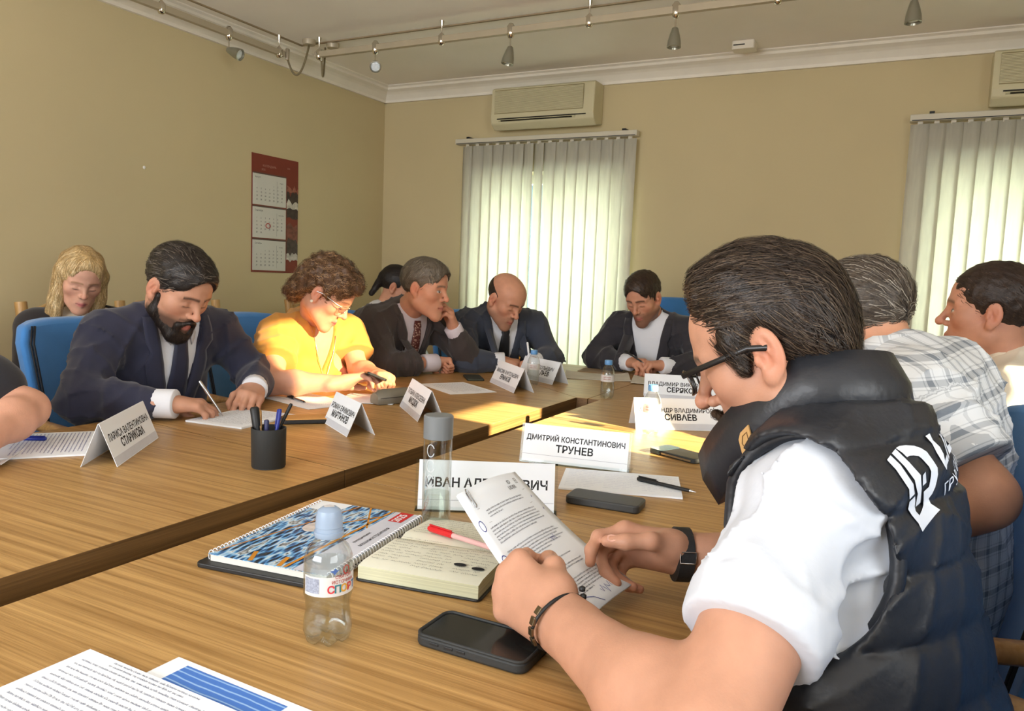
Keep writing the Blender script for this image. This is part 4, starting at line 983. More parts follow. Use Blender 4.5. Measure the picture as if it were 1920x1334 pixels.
# ------------------------------------------------------------------ heads
def head_frame(O, fwd, roll=0.0, s=1.0):
    f_ = nz(fwd); r_ = nz(np.cross(f_, (0, 0, 1))); u_ = np.cross(r_, f_)
    c_, n_ = math.cos(roll), math.sin(roll); r2 = c_*r_+n_*u_; u2 = -n_*r_+c_*u_
    return np.array(O, float), np.stack([r2, f_, u2], 1)*s
def to_world(fr, V): return fr[0]+np.asarray(V) @ fr[1].T
def to_local(fr, p): s = np.linalg.norm(fr[1][:, 0]); return (np.asarray(p)-fr[0]) @ fr[1]/(s*s)
def head_mesh(fr, N, h=0.0036, skin=(205, 150, 118), lips=(176, 104, 92), brow=(60, 44, 36), stub=None, fem=False, eyes='down', nose=1.0, jaw=1.0, neck_r=0.054, fat=0.0, earb=True, cran=(-0.012, 0.097)):
    sd = SD(h); E = lambda *a, **k: sd.ell(*a, **k); C_ = lambda *a, **k: sd.rc(*a, **k)
    E((0, cran[0], 0.045), (0.075, cran[1], 0.083)); E((0, 0.03, 0.045), (0.062, 0.057, 0.060), k=0.03)
    E((0, 0.03, -0.022), (0.058+fat, 0.056, 0.075), k=0.03)
    for s in (1, -1):
        E((s*0.042, 0.050, -0.012), 0.024+fat*0.5, k=0.02)
        C_((s*(0.050*jaw), 0.002, -0.052), (s*0.016, 0.066, -0.099), 0.022+fat, 0.017, k=0.03)
        C_((s*0.010, 0.086, 0.029), (s*0.045, 0.067, 0.027), 0.010 if not fem else 0.008, k=0.014)
        E((s*0.031, 0.095, 0.008), 0.0155, k=0.013, op='s')
        E((s*0.031, 0.0715, 0.0065), 0.0132, k=0.003)
        C_((s*0.018, 0.0835, 0.0015), (s*0.043, 0.0765, 0.0015), 0.0035, k=0.006)
    E((0, 0.073, -0.103), 0.019 if not fem else 0.016, k=0.02); E((0, 0.066, -0.062), (0.031, 0.025, 0.036), k=0.018)
    ny = 0.013*nose
    C_((0, 0.084, 0.022), (0, 0.094+ny, -0.020), 0.0072, 0.0088, k=0.013); E((0, 0.095+ny, -0.0235), 0.0100, k=0.008)
    for s in (1, -1): E((s*0.0115, 0.087+ny*0.5, -0.0275), 0.0076, k=0.007)
    for z, y, r in ((-0.0575, 0.0905, 0.0052), (-0.0690, 0.0895, 0.0062)):
        for s in (1, -1): C_((s*0.023, 0.078, -0.0625), (0, y, z), 0.003, r, k=0.008)
    C_((-0.021, 0.0865, -0.0632), (0.021, 0.0865, -0.0632), 0.0018, k=0.004, op='s')
    if earb:
        for s in (1, -1):
            a = math.radians(12*s); Re = np.array(((math.cos(a), -math.sin(a), 0), (math.sin(a), math.cos(a), 0), (0, 0, 1)))
            E((s*0.0775, -0.010, 0.003), (0.0075, 0.0185, 0.031), R=Re, k=0.006)
            E((s*0.076, -0.002, -0.024), (0.008, 0.010, 0.012), k=0.008)
            E((s*0.0875, -0.006, 0.005), (0.0105, 0.0110, 0.021), k=0.004, op='s')
            C_((s*0.081, -0.016, -0.006), (s*0.080, -0.006, 0.018), 0.0028, k=0.004)
            E((s*0.0805, 0.004, -0.003), (0.005, 0.005, 0.008), k=0.004)
    Nl = to_local(fr, N); C_((0, -0.022, -0.045), Nl, neck_r, neck_r+0.006, k=0.03)
    V, F = sd.mesh()
    x, y, z = V[:, 0], V[:, 1], V[:, 2]; base = lin(skin); col = np.tile(base, (len(V), 1))
    def mixin(m, c): nonlocal col; m = np.clip(m, 0, 1)[:, None]; col = col*(1-m)+np.array(c)*m
    red = base*np.array((1.08, 0.80, 0.76))
    g = lambda cx, cy, cz, r: np.exp(-(((x-cx)**2+(y-cy)**2+(z-cz)**2)/r**2))
    for s in (1, -1):
        mixin(0.5*g(s*0.042, 0.065, -0.025, 0.022), red)
        mixin(0.7*g(s*0.08, -0.012, 0.0, 0.03), red)
    mixin(0.6*g(0, 0.11, -0.024, 0.014), red)
    if stub is not None:
        m = ((z < -0.035) & (y > -0.01) & (z > -0.14)).astype(float)*np.clip((-0.035-z)/0.02, 0, 1)
        mo = np.clip(1-np.abs(z+0.045)/0.010, 0, 1)*(np.abs(x) < 0.03)*(y > 0.06)
        mixin(np.maximum(m, mo)*stub[1], lin(stub[0]))
    lipm = np.clip(1.2-np.abs(z+0.0632)/0.0105, 0, 1)*np.clip(1.5-np.abs(x)/0.017, 0, 1)*(y > 0.072)
    mixin(lipm*1.2, lin(lips)); mixin(np.clip(1-np.abs(z+0.0632)/0.0026, 0, 1)*(np.abs(x) < 0.022)*(y > 0.075)*0.8, lin(lips)*0.35)
    for s in (1, -1):
        xb = np.abs(x*s-0.029); zb = 0.031-0.010*((x*s-0.024)/0.022)**2*0.35
        mixin(np.clip(1.3-np.abs(z-zb)/(0.0052 if not fem else 0.0036), 0, 1)*(xb < 0.021)*(y > 0.05)*0.85, lin(brow))
        ex = np.clip(1-((x*s-0.031)/0.0125)**2, 0, 1)
        if eyes == 'open':
            op = (np.abs(z-0.0065) < 0.0050*np.sqrt(ex))*(y > 0.072)
            mixin(op*1.0, lin((205, 200, 195))); mixin(op*(np.hypot(x*s-0.032, z-0.0065) < 0.0048), lin((52, 44, 40)))
            mixin(np.clip(1-np.abs(z-0.0065-0.0055*np.sqrt(ex))/0.0022, 0, 1)*(ex > 0)*(y > 0.07)*0.9, lin((40, 28, 24)))
        else:
            mixin(np.clip(1-np.abs(z+0.0008-0.002*(1-ex))/0.0024, 0, 1)*(ex > 0)*(y > 0.066)*0.85, lin((44, 30, 26)))
            mixin(np.clip(1-np.abs(z-0.0145)/0.0022, 0, 1)*(ex > 0)*(y > 0.066)*0.35, base*0.5)
    for s in (1, -1): mixin((np.hypot(x-s*0.0075, z+0.0345) < 0.004)*(y > 0.085)*0.8, base*0.25)
    return to_world(fr, V), F, col
def hair_mesh(h, adds, subs, dispf=None):
    sd = SD(h)
    for a in adds: sd.ell(a[0], a[1], k=a[2] if len(a) > 2 else 0.02) if a[0] != 'rc' else sd.rc(*a[1:5], k=a[5])
    if dispf: sd.disp(dispf)
    for a in subs:
        if callable(a): sd.cut(a)
        else: sd.ell(a[0], a[1], k=a[2] if len(a) > 2 else 0.008, op='s')
    return sd.mesh()
def strands(V, F, dirfn, n, length, width, cols, seed, seg=7, lift=0.0015, jitter=0.12, keep=None, curl=0.0):
    R = np.random.default_rng(seed); bv = bvh_of(V, F); OV = []; OF = []; OC = []
    cand = np.arange(len(V)) if keep is None else np.nonzero(keep(V))[0]
    if len(cand) == 0: return None
    for q in R.choice(cand, n):
        p = Vector(V[q]); L = length*(0.6+0.7*R.random()); st = L/seg; j = R.normal(size=3)*jitter; c = np.array(cols[R.integers(len(cols))])*(0.8+0.4*R.random())
        k0 = len(OV); lf = lift*(0.4+R.random()*1.4); ph = R.random()*6.3
        for i in range(seg+1):
            loc, nor, _, _ = bv.find_nearest(p)
            if loc is None: break
            d = Vector(nz(np.array(dirfn(np.array(loc)))+j))
            if curl: d = Vector(nz(np.array(d)+curl*np.array((math.sin(ph+i*1.9), math.cos(ph+i*2.3), math.sin(ph*2+i*1.7)))))
            d = (d-nor*d.dot(nor)); 
            if d.length < 1e-6: break
            d.normalize(); sd_ = nor.cross(d); w = width*(1-0.75*(i/seg)**2)*0.5; b = loc+nor*lf*(1+0.4*math.sin(ph+i))
            OV += [tuple(b+sd_*w), tuple(b-sd_*w)]; OC += [c, c]
            p = loc+d*st
        m = (len(OV)-k0)//2
        for i in range(m-1): a = k0+2*i; OF.append((a, a+1, a+3, a+2))
    return np.array(OV), OF, np.array(OC)

# ------------------------------------------------------------------ hands and arms
def hand(sd, wr, ydir, zdir, side, curls, thumb, s=1.0, spread=0.10, k=0.007):
    Y = nz(ydir); Z = nz(np.asarray(zdir, float)-Y*np.dot(Y, zdir)); X = np.cross(Y, Z)*(1 if side == 'L' else -1); wr = np.asarray(wr, float)
    P = lambda x, y, z: wr+s*(x*X+y*Y+z*Z)
    sd.rc(wr-Y*0.03*s, P(0, 0.03, 0), 0.029*s, 0.031*s, k=0.02, sq=(Z, 0.68))
    kn = [(0.031, 0.086, 0.0), (0.010, 0.091, 0.004), (-0.011, 0.086, 0.002), (-0.030, 0.076, -0.004)]
    ln = [(0.041, 0.025, 0.019), (0.045, 0.029, 0.020), (0.041, 0.027, 0.019), (0.033, 0.020, 0.017)]
    joints = []
    for i, (q, l, c) in enumerate(zip(kn, ln, curls)):
        sd.rc(P(q[0]*0.55, 0.022, 0), P(*q), 0.0165*s, 0.0128*s, k=0.016)
        p = P(*q); th = 0.0; rr = (0.0098, 0.0088, 0.0080, 0.0072) if i < 3 else (0.0086, 0.0077, 0.007, 0.0064); js = [p]
        lat = spread*(1.5-i)/1.5
        for m in range(3):
            th += c[m]; d = nz(math.cos(th)*Y-math.sin(th)*Z+lat*X*math.cos(th)); e = p+d*l[m]*s
            sd.rc(p, e, rr[m]*s, rr[m+1]*s, k=k if m else 0.010); p = e; js.append(p)
        joints.append(js)
    p = P(0.026, 0.020, -0.008); sd.rc(P(0.008, 0.03, -0.006), p, 0.020*s, 0.018*s, k=0.015); tj = [p]
    for m, (d, L, r0, r1) in enumerate(zip(thumb, (0.040, 0.034, 0.026), (0.0165, 0.0115, 0.0105), (0.0122, 0.0105, 0.0082))):
        d = nz(d); e = p+(d[0]*X+d[1]*Y+d[2]*Z)*L*s; sd.rc(p, e, r0*s, r1*s, k=0.012 if m == 0 else k); p = e; tj.append(p)
    joints.append(tj); return joints
RELAX = [(0.35, 0.45, 0.3), (0.4, 0.5, 0.3), (0.45, 0.55, 0.35), (0.5, 0.55, 0.35)]
GRIP = [(0.7, 1.0, 0.5), (0.8, 1.1, 0.6), (0.9, 1.1, 0.6), (0.95, 1.1, 0.6)]
FIST = [(1.3, 1.6, 1.0), (1.35, 1.6, 1.0), (1.4, 1.6, 1.0), (1.4, 1.6, 1.0)]
THUMB = [(0.75, 0.65, -0.2), (0.35, 0.9, -0.25), (0.1, 0.95, -0.3)]
THIN = [(0.65, 0.6, -0.5), (0.1, 0.8, -0.6), (-0.35, 0.8, -0.5)]
def arm_skin(h, el, wr, hs, sh=None, skin=(205, 150, 118), s=1.0, rscale=1.0, start=0.35):
    sd = SD(h); el = np.asarray(el, float); wr = np.asarray(wr, float)
    if sh is not None:
        sh = np.asarray(sh, float); sd.rc(sh*0.6+el*0.4, el, 0.048*rscale, 0.040*rscale); sd.rc(el, el*0.68+wr*0.32, 0.041*rscale, 0.043*rscale, k=0.03); sd.rc(el*0.68+wr*0.32, wr, 0.043*rscale, 0.0275*rscale, k=0.03)
    else: sd.rc(el*(1-start)+wr*start, wr, 0.031*rscale, 0.028*rscale)
    j = hand(sd, wr, hs['dir'], hs['up'], hs['side'], hs.get('curls', RELAX), hs.get('thumb', THUMB), s=s, spread=hs.get('spread', 0.1))
    V, F = sd.mesh(); b = lin(skin); col = np.tile(b, (len(V), 1))
    # reddish knuckles and fingertips
    for js in j:
        for q, m in zip(js, (0.35, 0.35, 0.25, 0.5)):
            g = np.exp(-((V-q)**2).sum(1)/0.010**2)[:, None]*m; col = col*(1-g)+b*np.array((1.06, 0.82, 0.78))*g
    return V, F, col, j

# ------------------------------------------------------------------ clothed torso
class Body:
    def __init__(s, hip, N, shL, shR, elL=None, elR=None, wrL=None, wrR=None, chest=0.155, waist=0.155, depth=0.70, arm=1.0, bust=0.0, belly=0.0, shr=0.058):
        for k, v in dict(hip=hip, N=N, shL=shL, shR=shR, elL=elL, elR=elR, wrL=wrL, wrR=wrR).items(): setattr(s, k, None if v is None else np.array(v, float))
        s.chest, s.waist, s.depth, s.arm, s.bust, s.belly, s.shr = chest, waist, depth, arm, bust, belly, shr
        s.l = nz(s.shL-s.shR); s.w = nz(s.N-s.hip); s.f = nz(np.cross(s.l, s.w)); s.w = np.cross(s.f, s.l)
        s.mid = (s.shL+s.shR)/2
    def P(s, u, f, w): return s.N+u*s.l+f*s.f+w*s.w
    def loc(s, X, Y, Z):
        dx, dy, dz = X-s.N[0], Y-s.N[1], Z-s.N[2]; return tuple(dx*a[0]+dy*a[1]+dz*a[2] for a in (s.l, s.f, s.w))
    def torso(s, sd, off=0.0, low=0.0):
        up = s.mid-s.w*0.10; wa = s.hip*0.55+up*0.45
        sd.rc(s.hip-s.w*low, wa, s.waist+off, s.waist*0.98+off, k=0.06, sq=(s.f, s.depth+0.05))
        sd.rc(wa, up, s.waist*0.97+off, s.chest+off, k=0.08, sq=(s.f, s.depth))
        sd.rc(s.shR+s.l*0.02, s.shL-s.l*0.02, s.shr+off, k=0.06)
        for e in (s.shL, s.shR): sd.rc(s.N-s.w*0.02-s.f*0.01, e*0.75+s.N*0.25-s.w*0.01, 0.050+off, 0.050+off, k=0.05)
        if s.bust:
            for q in (1, -1): sd.ell(up+s.l*q*0.075+s.f*(s.chest*s.depth-0.01)-s.w*0.06, s.bust+off, k=0.04)
        if s.belly: sd.ell(s.hip*0.6+up*0.4+s.f*0.07, np.array((s.belly, s.belly, s.belly))+off, k=0.08)
        return sd
    def sleeve(s, sd, side, off=0.0, upto=1.0, long=True, flare=0.0):
        sh, el, wr = (s.shL, s.elL, s.wrL) if side == 'L' else (s.shR, s.elR, s.wrR); a = s.arm
        e = el if long else sh+(el-sh)*upto
        sd.rc(sh, e, 0.060*a+off, 0.050*a+off+flare, k=0.035)
        if long:
            m = el*0.55+wr*0.45; sd.rc(el, m, 0.050*a+off, 0.046*a+off, k=0.035); sd.rc(m, el*0.20+wr*0.80, 0.046*a+off, 0.038*a+off, k=0.03)
        return sd
def vcut(B, depth=0.30, wid=0.055, top=0.10, power=1.0):
    def fn(X, Y, Z):
        u, f, w = B.loc(X, Y, Z); a = wid*np.clip((w+depth)/depth, 0, 2)**power
        return np.maximum(np.maximum(np.abs(u)-a, -(f-0.0)), -(w+depth))
    return fn
def on_front(B, bv, u, w, off):
    # a point on the garment's front at lateral u and height w (measured from the neck base)
    o = Vector(B.P(u, 0.5, w)); loc, nor, _, _ = bv.ray_cast(o, Vector(-B.f))
    if loc is None: return None
    return np.array(loc)+B.f*off
def strip(B, bv, rows, off, n=5, fb=0.09):
    V = []; F = []; last = None
    for (w, u0, u1) in rows:
        for i in range(n):
            u = u0+(u1-u0)*i/(n-1); p = on_front(B, bv, u, w, off)
            if p is None: p = B.P(u, fb, w)
            V.append(tuple(p))
    for j in range(len(rows)-1):
        for i in range(n-1): a = j*n+i; F.append((a, a+n, a+n+1, a+1))
    return V, F
def collar(B, r0=0.058, r1=0.070, h=0.040, drop=0.045, open_=28, tilt=0.25, n=25, thick=1.0, base=0.004):
    # folded collar round the neck, open at the throat, with pointed wings
    V = []; F = []
    for k in range(n):
        a = math.radians(-180+open_+ (360-2*open_)*k/(n-1)); e = abs(2*k/(n-1)-1)
        fc, lc = -math.cos(a)*-1, math.sin(a)
        fdir = math.cos(math.radians(180)-a); 
        fx = -math.cos(a); ux = math.sin(a)
        pt = max(0, (e-0.62)/0.38)
        top = B.P(ux*r0, fx*r0*0.95+0.012, h+base-0.022*pt-tilt*0.06*max(0, fx))
        bot = B.P(ux*r1*(1+0.10*pt), fx*r1+0.014+0.018*pt, base-0.010-drop*pt**1.5-tilt*0.05*max(0, fx))
        V += [tuple(top), tuple(bot)]
    for k in range(n-1): F.append((2*k, 2*k+1, 2*k+3, 2*k+2))
    return V, F
def lower_body(t, B, fwd, m, feet=True, knee=0.43, kz=0.50):
    fwd = nz((fwd[0], fwd[1], 0)); lf = np.array((-fwd[1], fwd[0], 0)); sd = SD(0.016); H = B.hip
    sd.ell(H+np.array((0, 0, 0.02)), (0.17, 0.17, 0.10), k=0.05)
    for q in (1, -1):
        a = H+lf*q*0.09; kn = a+fwd*knee; kn[2] = kz; ft = kn+fwd*0.03; ft[2] = 0.10
        sd.rc(a, kn, 0.088, 0.065, k=0.04); sd.rc(kn, ft, 0.062, 0.052, k=0.03)
    obj('trousers', sd.mesh(), m, t, smooth=180)
    for q in (1, -1):
        kn = H+lf*q*0.09+fwd*(knee+0.03); s2 = SD(0.012); a = np.array((kn[0], kn[1], 0.05)); s2.rc(a-fwd*0.05, a+fwd*0.17, 0.048, 0.040, k=0.02); s2.cut(lambda X, Y, Z: Z+0*X+0*Y, k=0.004)
        obj('shoe', s2.mesh(), mat('black_shoe', (26, 24, 24), 0.4), t, smooth=60)
m_skin = mat('skin', None, 0.5, attr=True, var=0.07, vs=(30, 30, 30), bump=0.22, bs=(420, 420, 420), spec=0.35, bdist=0.0012, sss=0.10)
m_hairm = mat('hair', None, 0.42, attr=True, var=0.18, vs=(140, 140, 140), spec=0.35, bump=0.5, bs=(300, 300, 300), bdist=0.002)
def add_hair(t, fr, mesh, cols, dirfn, n, length, width, seed, name='hair', **k):
    V, F = mesh; base = np.tile(np.array(cols[0])*0.75, (len(V), 1)); 
    o = obj(name, (to_world(fr, V), F), m_hairm, t, smooth=180, cols=base)
    if n:
        st = strands(V, F, dirfn, n, length, width, cols, seed, **k)
        if st is not None:
            so = obj('hair_strands', ((to_world(fr, st[0])-np.array(t.location)).tolist(), st[1]), m_hairm, o, smooth=180, cols=st[2])
    return o
# hair cuts in the head's own frame
def cut_face(zline=0.078, w=0.068, ymin=0.0):
    def fn(X, Y, Z):
        return np.sqrt(((X)/w)**2+((Y-0.108)/0.062)**2+((Z-(zline-0.105))/0.105)**2)*0.06-0.06
    return fn
def cut_below(z0=-0.01, z1=-0.065, y0=0.03, y1=-0.06):
    # keeps hair above a line dropping from the temples (y0,z0) to the nape (y1,z1)
    def fn(X, Y, Z):
        t = np.clip((y0-Y)/(y0-y1), 0, 1); return (Z-(z0+(z1-z0)*t**1.5))+0*X
    return fn
def sideburn(X, Y, Z): return np.maximum(0.032-Y, np.maximum(0.050-np.abs(X), 0*X))*0.0+1.0
EARS = [((0.088, -0.008, -0.002), (0.022, 0.026, 0.036)), ((-0.088, -0.008, -0.002), (0.022, 0.026, 0.036))]
def short_hair(h=0.0045, top=0.0, zline=0.078, fw=0.068, z0=-0.005, z1=-0.062, y0=0.045, fluff=0.0015, seed=1, extra=()):
    adds = [((0, -0.014, 0.048), (0.0805+fluff, 0.104+fluff, 0.088+fluff))]
    if top: adds.append(((0, 0.012, 0.075), (0.066, 0.088, 0.052+top), 0.03))
    adds += list(extra)
    return hair_mesh(h, adds, [cut_face(zline, fw), cut_below(z0, z1, y0, -0.05)]+EARS, wrinkle(seed, 260, 0.0012))
sweep_back = lambda p: (p[0]*3, -1.0, -0.55-4*max(0, 0.05-p[2])-6*max(0, -p[1]-0.03))
# ================================================================== people
m_shirt = mat('white_shirt_cotton', (224, 226, 232), 0.8, var=0.03, bump=0.15, bs=(60, 60, 60))
m_trous = mat('dark_trousers', (38, 40, 48), 0.85)
m_metal = mat('steel', (180, 182, 184), 0.25, metal=1.0)
def cloth(name, c, rough=0.85, bump=0.25, bs=(700, 700, 700), sheen=0.2, var=0.06): return mat(name, c, rough, var=var, vs=(18, 18, 18), bump=bump, bs=bs, sheen=sheen, bdist=0.0015)
def inner_torso(B, skin, h=0.014):
    sd = SD(h); B.torso(sd, -0.004); V, F = sd.mesh(); return V, F, np.tile(lin(skin), (len(V), 1))
def cuffs(t, B, m, sides='LR', r=0.0385, back=0.014, L=0.062):
    for s in sides:
        el, wr = (B.elL, B.wrL) if s == 'L' else (B.elR, B.wrR); d = nz(wr-el); a = wr-d*(back+L*0.6); b = wr+d*(L*0.4)
        obj('shirt_cuff', P_tube([a, a+d*0.004, b-d*0.003, b], [r*0.9, r, r*1.02, r*0.97], 18), m, t, smooth=60)
def suit(t, B, jm, tie=None, seed=1, depth=0.33, wid=0.058, h=0.0078, shirt=None, wr_amp=0.0030, collar_kw={}):
    shirt = shirt or m_shirt
    sd = SD(h); B.torso(sd, 0.016)
    for s in 'LR': B.sleeve(sd, s, 0.009)
    a = wrinkle(seed, 50, wr_amp*0.7); b = folds(seed+9, 40, 0.0095)
    sd.disp(lambda X, Y, Z: a(X, Y, Z)+b(X, Y, Z)); sd.cut(vcut(B, depth, wid), k=0.008)
    V, F = sd.mesh(); jk = obj('jacket', (V, F), jm, t, smooth=180); bj = bvh_of(V, F)
    s2 = SD(0.010); B.torso(s2, 0.006); s2.disp(wrinkle(seed+3, 80, 0.0015)); V2, F2 = s2.mesh(); obj('shirt', (V2, F2), shirt, t, smooth=180); bs = bvh_of(V2, F2)
    obj('shirt_collar', collar(B, **collar_kw), shirt, t, smooth=60, solid=0.004)
    for q in (1, -1):
        rows = []
        for k in range(12):
            w = 0.015-k*(depth-0.01)/11; e = wid*(w+depth)/depth; wd = 0.016+0.040*math.sin(math.pi*min(1, (k+1.5)/12.5))**0.7
            if k == 3: wd *= 0.72
            rows.append((w, q*(e+0.002), q*(e+wd)))
        obj('lapel', strip(B, bj, rows, 0.005), jm, t, smooth=50, solid=0.004)
    if tie:
        rows = [(-0.006, -0.016, 0.016), (-0.03, -0.021, 0.021), (-0.042, -0.017, 0.017)]+[(-0.05-k*0.03, -0.021-0.0026*k, 0.021+0.0026*k) for k in range(11)]
        obj('tie', strip(B, bs, rows, 0.008), tie, t, smooth=40, solid=0.006)
    return jk, bj
def make_person(label, B, fr, heads, arms, skin, fwd, trousers=None, name='person', ears=True):
    t = thing(name, label, 'person', (B.hip[0], B.hip[1], 0.0), world=True)
    parts = [head_mesh(fr, B.N, skin=skin, **heads), inner_torso(B, skin)]
    js = {}
    for s, hs in arms.items():
        el, wr, sh = (B.elL, B.wrL, B.shL) if s == 'L' else (B.elR, B.wrR, B.shR)
        V, F, C_, j = arm_skin(hs.get('h', 0.0036), el, wr, dict(hs, side=s), sh=sh if hs.get('bare') else None, skin=skin, s=hs.get('s', 1.0), rscale=hs.get('r', 1.0)); parts.append((V, F, C_)); js[s] = j
    V, F, C_ = mjoin(parts); obj('body', (V, F), m_skin, t, smooth=180, cols=C_)
    lower_body(t, B, fwd, trousers or m_trous)
    return t, js
def glasses(t, fr, m, lensm, w=0.052, hgt=0.034, z=0.004, y=0.100, r=0.0016, rimless=False, temple=0.0022):
    g_ = []
    for s in (1, -1):
        pts = []
        for a in np.linspace(0, 2*math.pi, 24, endpoint=False):
            c_, s_ = math.cos(a), math.sin(a); px = s*0.034+w/2*math.copysign(abs(c_)**0.6, c_); pz = z+hgt/2*math.copysign(abs(s_)**0.6, s_)
            pts.append((px, y-0.004*((abs(px)-0.02)/0.04)**2*4, pz))
        if not rimless: g_.append(P_tube(pts, r, 6, closed=True))
        ctr = tuple(np.mean(pts, 0)); 
        o = obj('lens', (to_world(fr, np.array(pts)), [tuple(range(24))]), lensm, t)
        g_.append(P_tube([(s*0.060, y-0.008, z+0.010), (s*0.074, 0.075, z+0.010), (s*0.081, 0.01, z+0.010), (s*0.082, -0.012, z+0.002)], temple, 6, flat=1.8))
    g_.append(P_tube([(-0.010, y, z+0.006), (0, y+0.002, z+0.008), (0.010, y, z+0.006)], r, 6))
    V, F = join(*g_); obj('glasses_frame', (to_world(fr, np.array(V)), F), m, t, smooth=60)
down = lambda p: (0, 0.1, -1)
def hc(*c): return [lin(x) for x in c]

# ---------------------------------------------------------------- bearded man in the navy suit
SK = (196, 146, 120)
B1 = Body((-2.30, 1.70, 0.50), (-2.105, 1.685, 1.035), (-2.12, 1.885, 0.975), (-2.165, 1.495, 0.975), (-2.02, 1.975, 0.815), (-2.08, 1.365, 0.800), (-1.875, 1.825, 0.805), (-1.865, 1.485, 0.800), chest=0.168, waist=0.17, depth=0.70, arm=1.02)
fr1 = head_frame((-1.995, 1.625, 1.118), (0.84, 0.02, -0.52), roll=0.05, s=1.06)
P1, _ = make_person('bearded man in a navy suit and navy tie writing at the table', B1, fr1, dict(stub=((70, 54, 46), 0.85), brow=(44, 34, 30), nose=1.05, fat=0.004), 
    {'R': dict(dir=(0.52, 0.80, -0.08), up=(-0.15, -0.25, 0.95), curls=[(0.45, 0.6, 0.4), (0.5, 0.7, 0.4), (0.6, 0.8, 0.5), (0.7, 0.9, 0.5)], thumb=THIN),
     'L': dict(dir=(0.62, -0.78, -0.12), up=(0.3, 0.1, 0.95), curls=[(0.7, 0.6, 0.4), (0.75, 0.65, 0.4), (0.8, 0.65, 0.4), (0.85, 0.65, 0.4)], thumb=THIN)}, SK, (1, 0))
m_navy = cloth('navy_suit_wool', (44, 46, 66)); m_navytie = cloth('navy_tie', (36, 40, 62), 0.5, bs=(900, 900, 900))
suit(P1, B1, m_navy, m_navytie, seed=3, depth=0.38, wid=0.076); cuffs(P1, B1, m_shirt, r=0.042)
dk = hc((42, 36, 32), (66, 58, 52), (30, 26, 24), (98, 90, 82))
add_hair(P1, fr1, short_hair(top=0.004, zline=0.092, fw=0.070, z0=0.0, seed=2), dk, lambda p: (0.7 if p[0] < 0.02 else -0.2, -0.75, -0.3-4*max(0, 0.05-p[2])), 1400, 0.04, 0.0016, 11)
bm = hair_mesh(0.004, [('rc', (0.064, 0.012, -0.012), (0.058, 0.014, -0.055), 0.011, 0.015, 0.02), ('rc', (-0.064, 0.012, -0.012), (-0.058, 0.014, -0.055), 0.011, 0.015, 0.02), ('rc', (0.056, 0.016, -0.058), (0.018, 0.068, -0.104), 0.020, 0.021, 0.02), ('rc', (-0.056, 0.016, -0.058), (-0.018, 0.068, -0.104), 0.020, 0.021, 0.02), ((0, 0.073, -0.106), (0.030, 0.026, 0.024), 0.02), ('rc', (0.004, 0.0985, -0.045), (0.026, 0.084, -0.062), 0.0062, 0.007, 0.01), ('rc', (-0.004, 0.0985, -0.045), (-0.026, 0.084, -0.062), 0.0062, 0.007, 0.01), ('rc', (0.027, 0.082, -0.062), (0.022, 0.084, -0.09), 0.009, 0.012, 0.01), ('rc', (-0.027, 0.082, -0.062), (-0.022, 0.084, -0.09), 0.009, 0.012, 0.01)], [((0, 0.102, -0.064), (0.020, 0.022, 0.0075), 0.003)], wrinkle(5, 300, 0.001))
add_hair(P1, fr1, bm, hc((44, 36, 32), (60, 50, 44), (34, 28, 26)), lambda p: (p[0]*4, 0.35, -1), 900, 0.016, 0.0014, 12, name='beard', seg=4)
pen(tuple(B1.wrR+np.array((0.092, 0.118, -0.042))), tuple(B1.wrR+np.array((0.040, 0.078, 0.062))), 'silver pen in the fingers of the bearded man', (m_silver, m_silver, m_silver), clip=False)

# ---------------------------------------------------------------- woman in the yellow blouse
SK2 = (206, 152, 126)
B2 = Body((-2.27, 2.40, 0.50), (-2.065, 2.315, 1.000), (-2.040, 2.490, 0.945), (-2.110, 2.165, 0.945), (-1.93, 2.43, 0.805), (-1.955, 1.985, 0.800), (-1.735, 2.30, 0.815), (-1.735, 2.085, 0.810), chest=0.150, waist=0.165, depth=0.74, arm=1.05, bust=0.075)
fr2 = head_frame((-1.945, 2.245, 1.108), (0.74, 0.30, -0.60), roll=0.0, s=1.0)
P2, _ = make_person('woman in a yellow blouse with glasses reading her phone in the sun', B2, fr2, dict(fem=True, lips=(196, 96, 96), brow=(120, 84, 64), nose=0.95, fat=0.004, neck_r=0.050),
    {'R': dict(bare=True, s=0.92, r=0.95, dir=(0.55, 0.80, 0.25), up=(-0.55, -0.1, 0.83), curls=[(0.3, 0.5, 0.3), (0.4, 0.6, 0.4), (0.5, 0.7, 0.4), (0.6, 0.8, 0.4)], thumb=THUMB),
     'L': dict(bare=True, s=0.92, r=0.92, dir=(0.80, -0.50, 0.10), up=(-0.25, 0.35, 0.85), curls=GRIP, thumb=THIN)}, SK2, (1, 0.1), mat('black_skirt', (30, 30, 34), 0.8))
m_yel = cloth('yellow_blouse_cotton', (208, 148, 66), 0.75, bump=0.2)
sd = SD(0.0075); B2.torso(sd, 0.012)
for s in 'LR': B2.sleeve(sd, s, 0.014, 0.62, long=False, flare=0.016)
wa, wb = folds(31, 48, 0.0060), wrinkle(32, 120, 0.0010); sd.disp(lambda X, Y, Z: wa(X, Y, Z)+wb(X, Y, Z))
for s, sh, el in (('L', B2.shL, B2.elL), ('R', B2.shR, B2.elR)):
    d_ = nz(el-sh); e_ = sh+(el-sh)*0.62
    sd.cut(lambda X, Y, Z, d_=d_, e_=e_: np.maximum((e_[0]-X)*d_[0]+(e_[1]-Y)*d_[1]+(e_[2]-Z)*d_[2], np.sqrt((X-e_[0])**2+(Y-e_[1])**2+(Z-e_[2])**2)-0.105), k=0.004)
sd.cut(vcut(B2, 0.16, 0.055), k=0.006)
V, F = sd.mesh(); obj('blouse', (V, F), m_yel, P2, smooth=180); b2 = bvh_of(V, F)
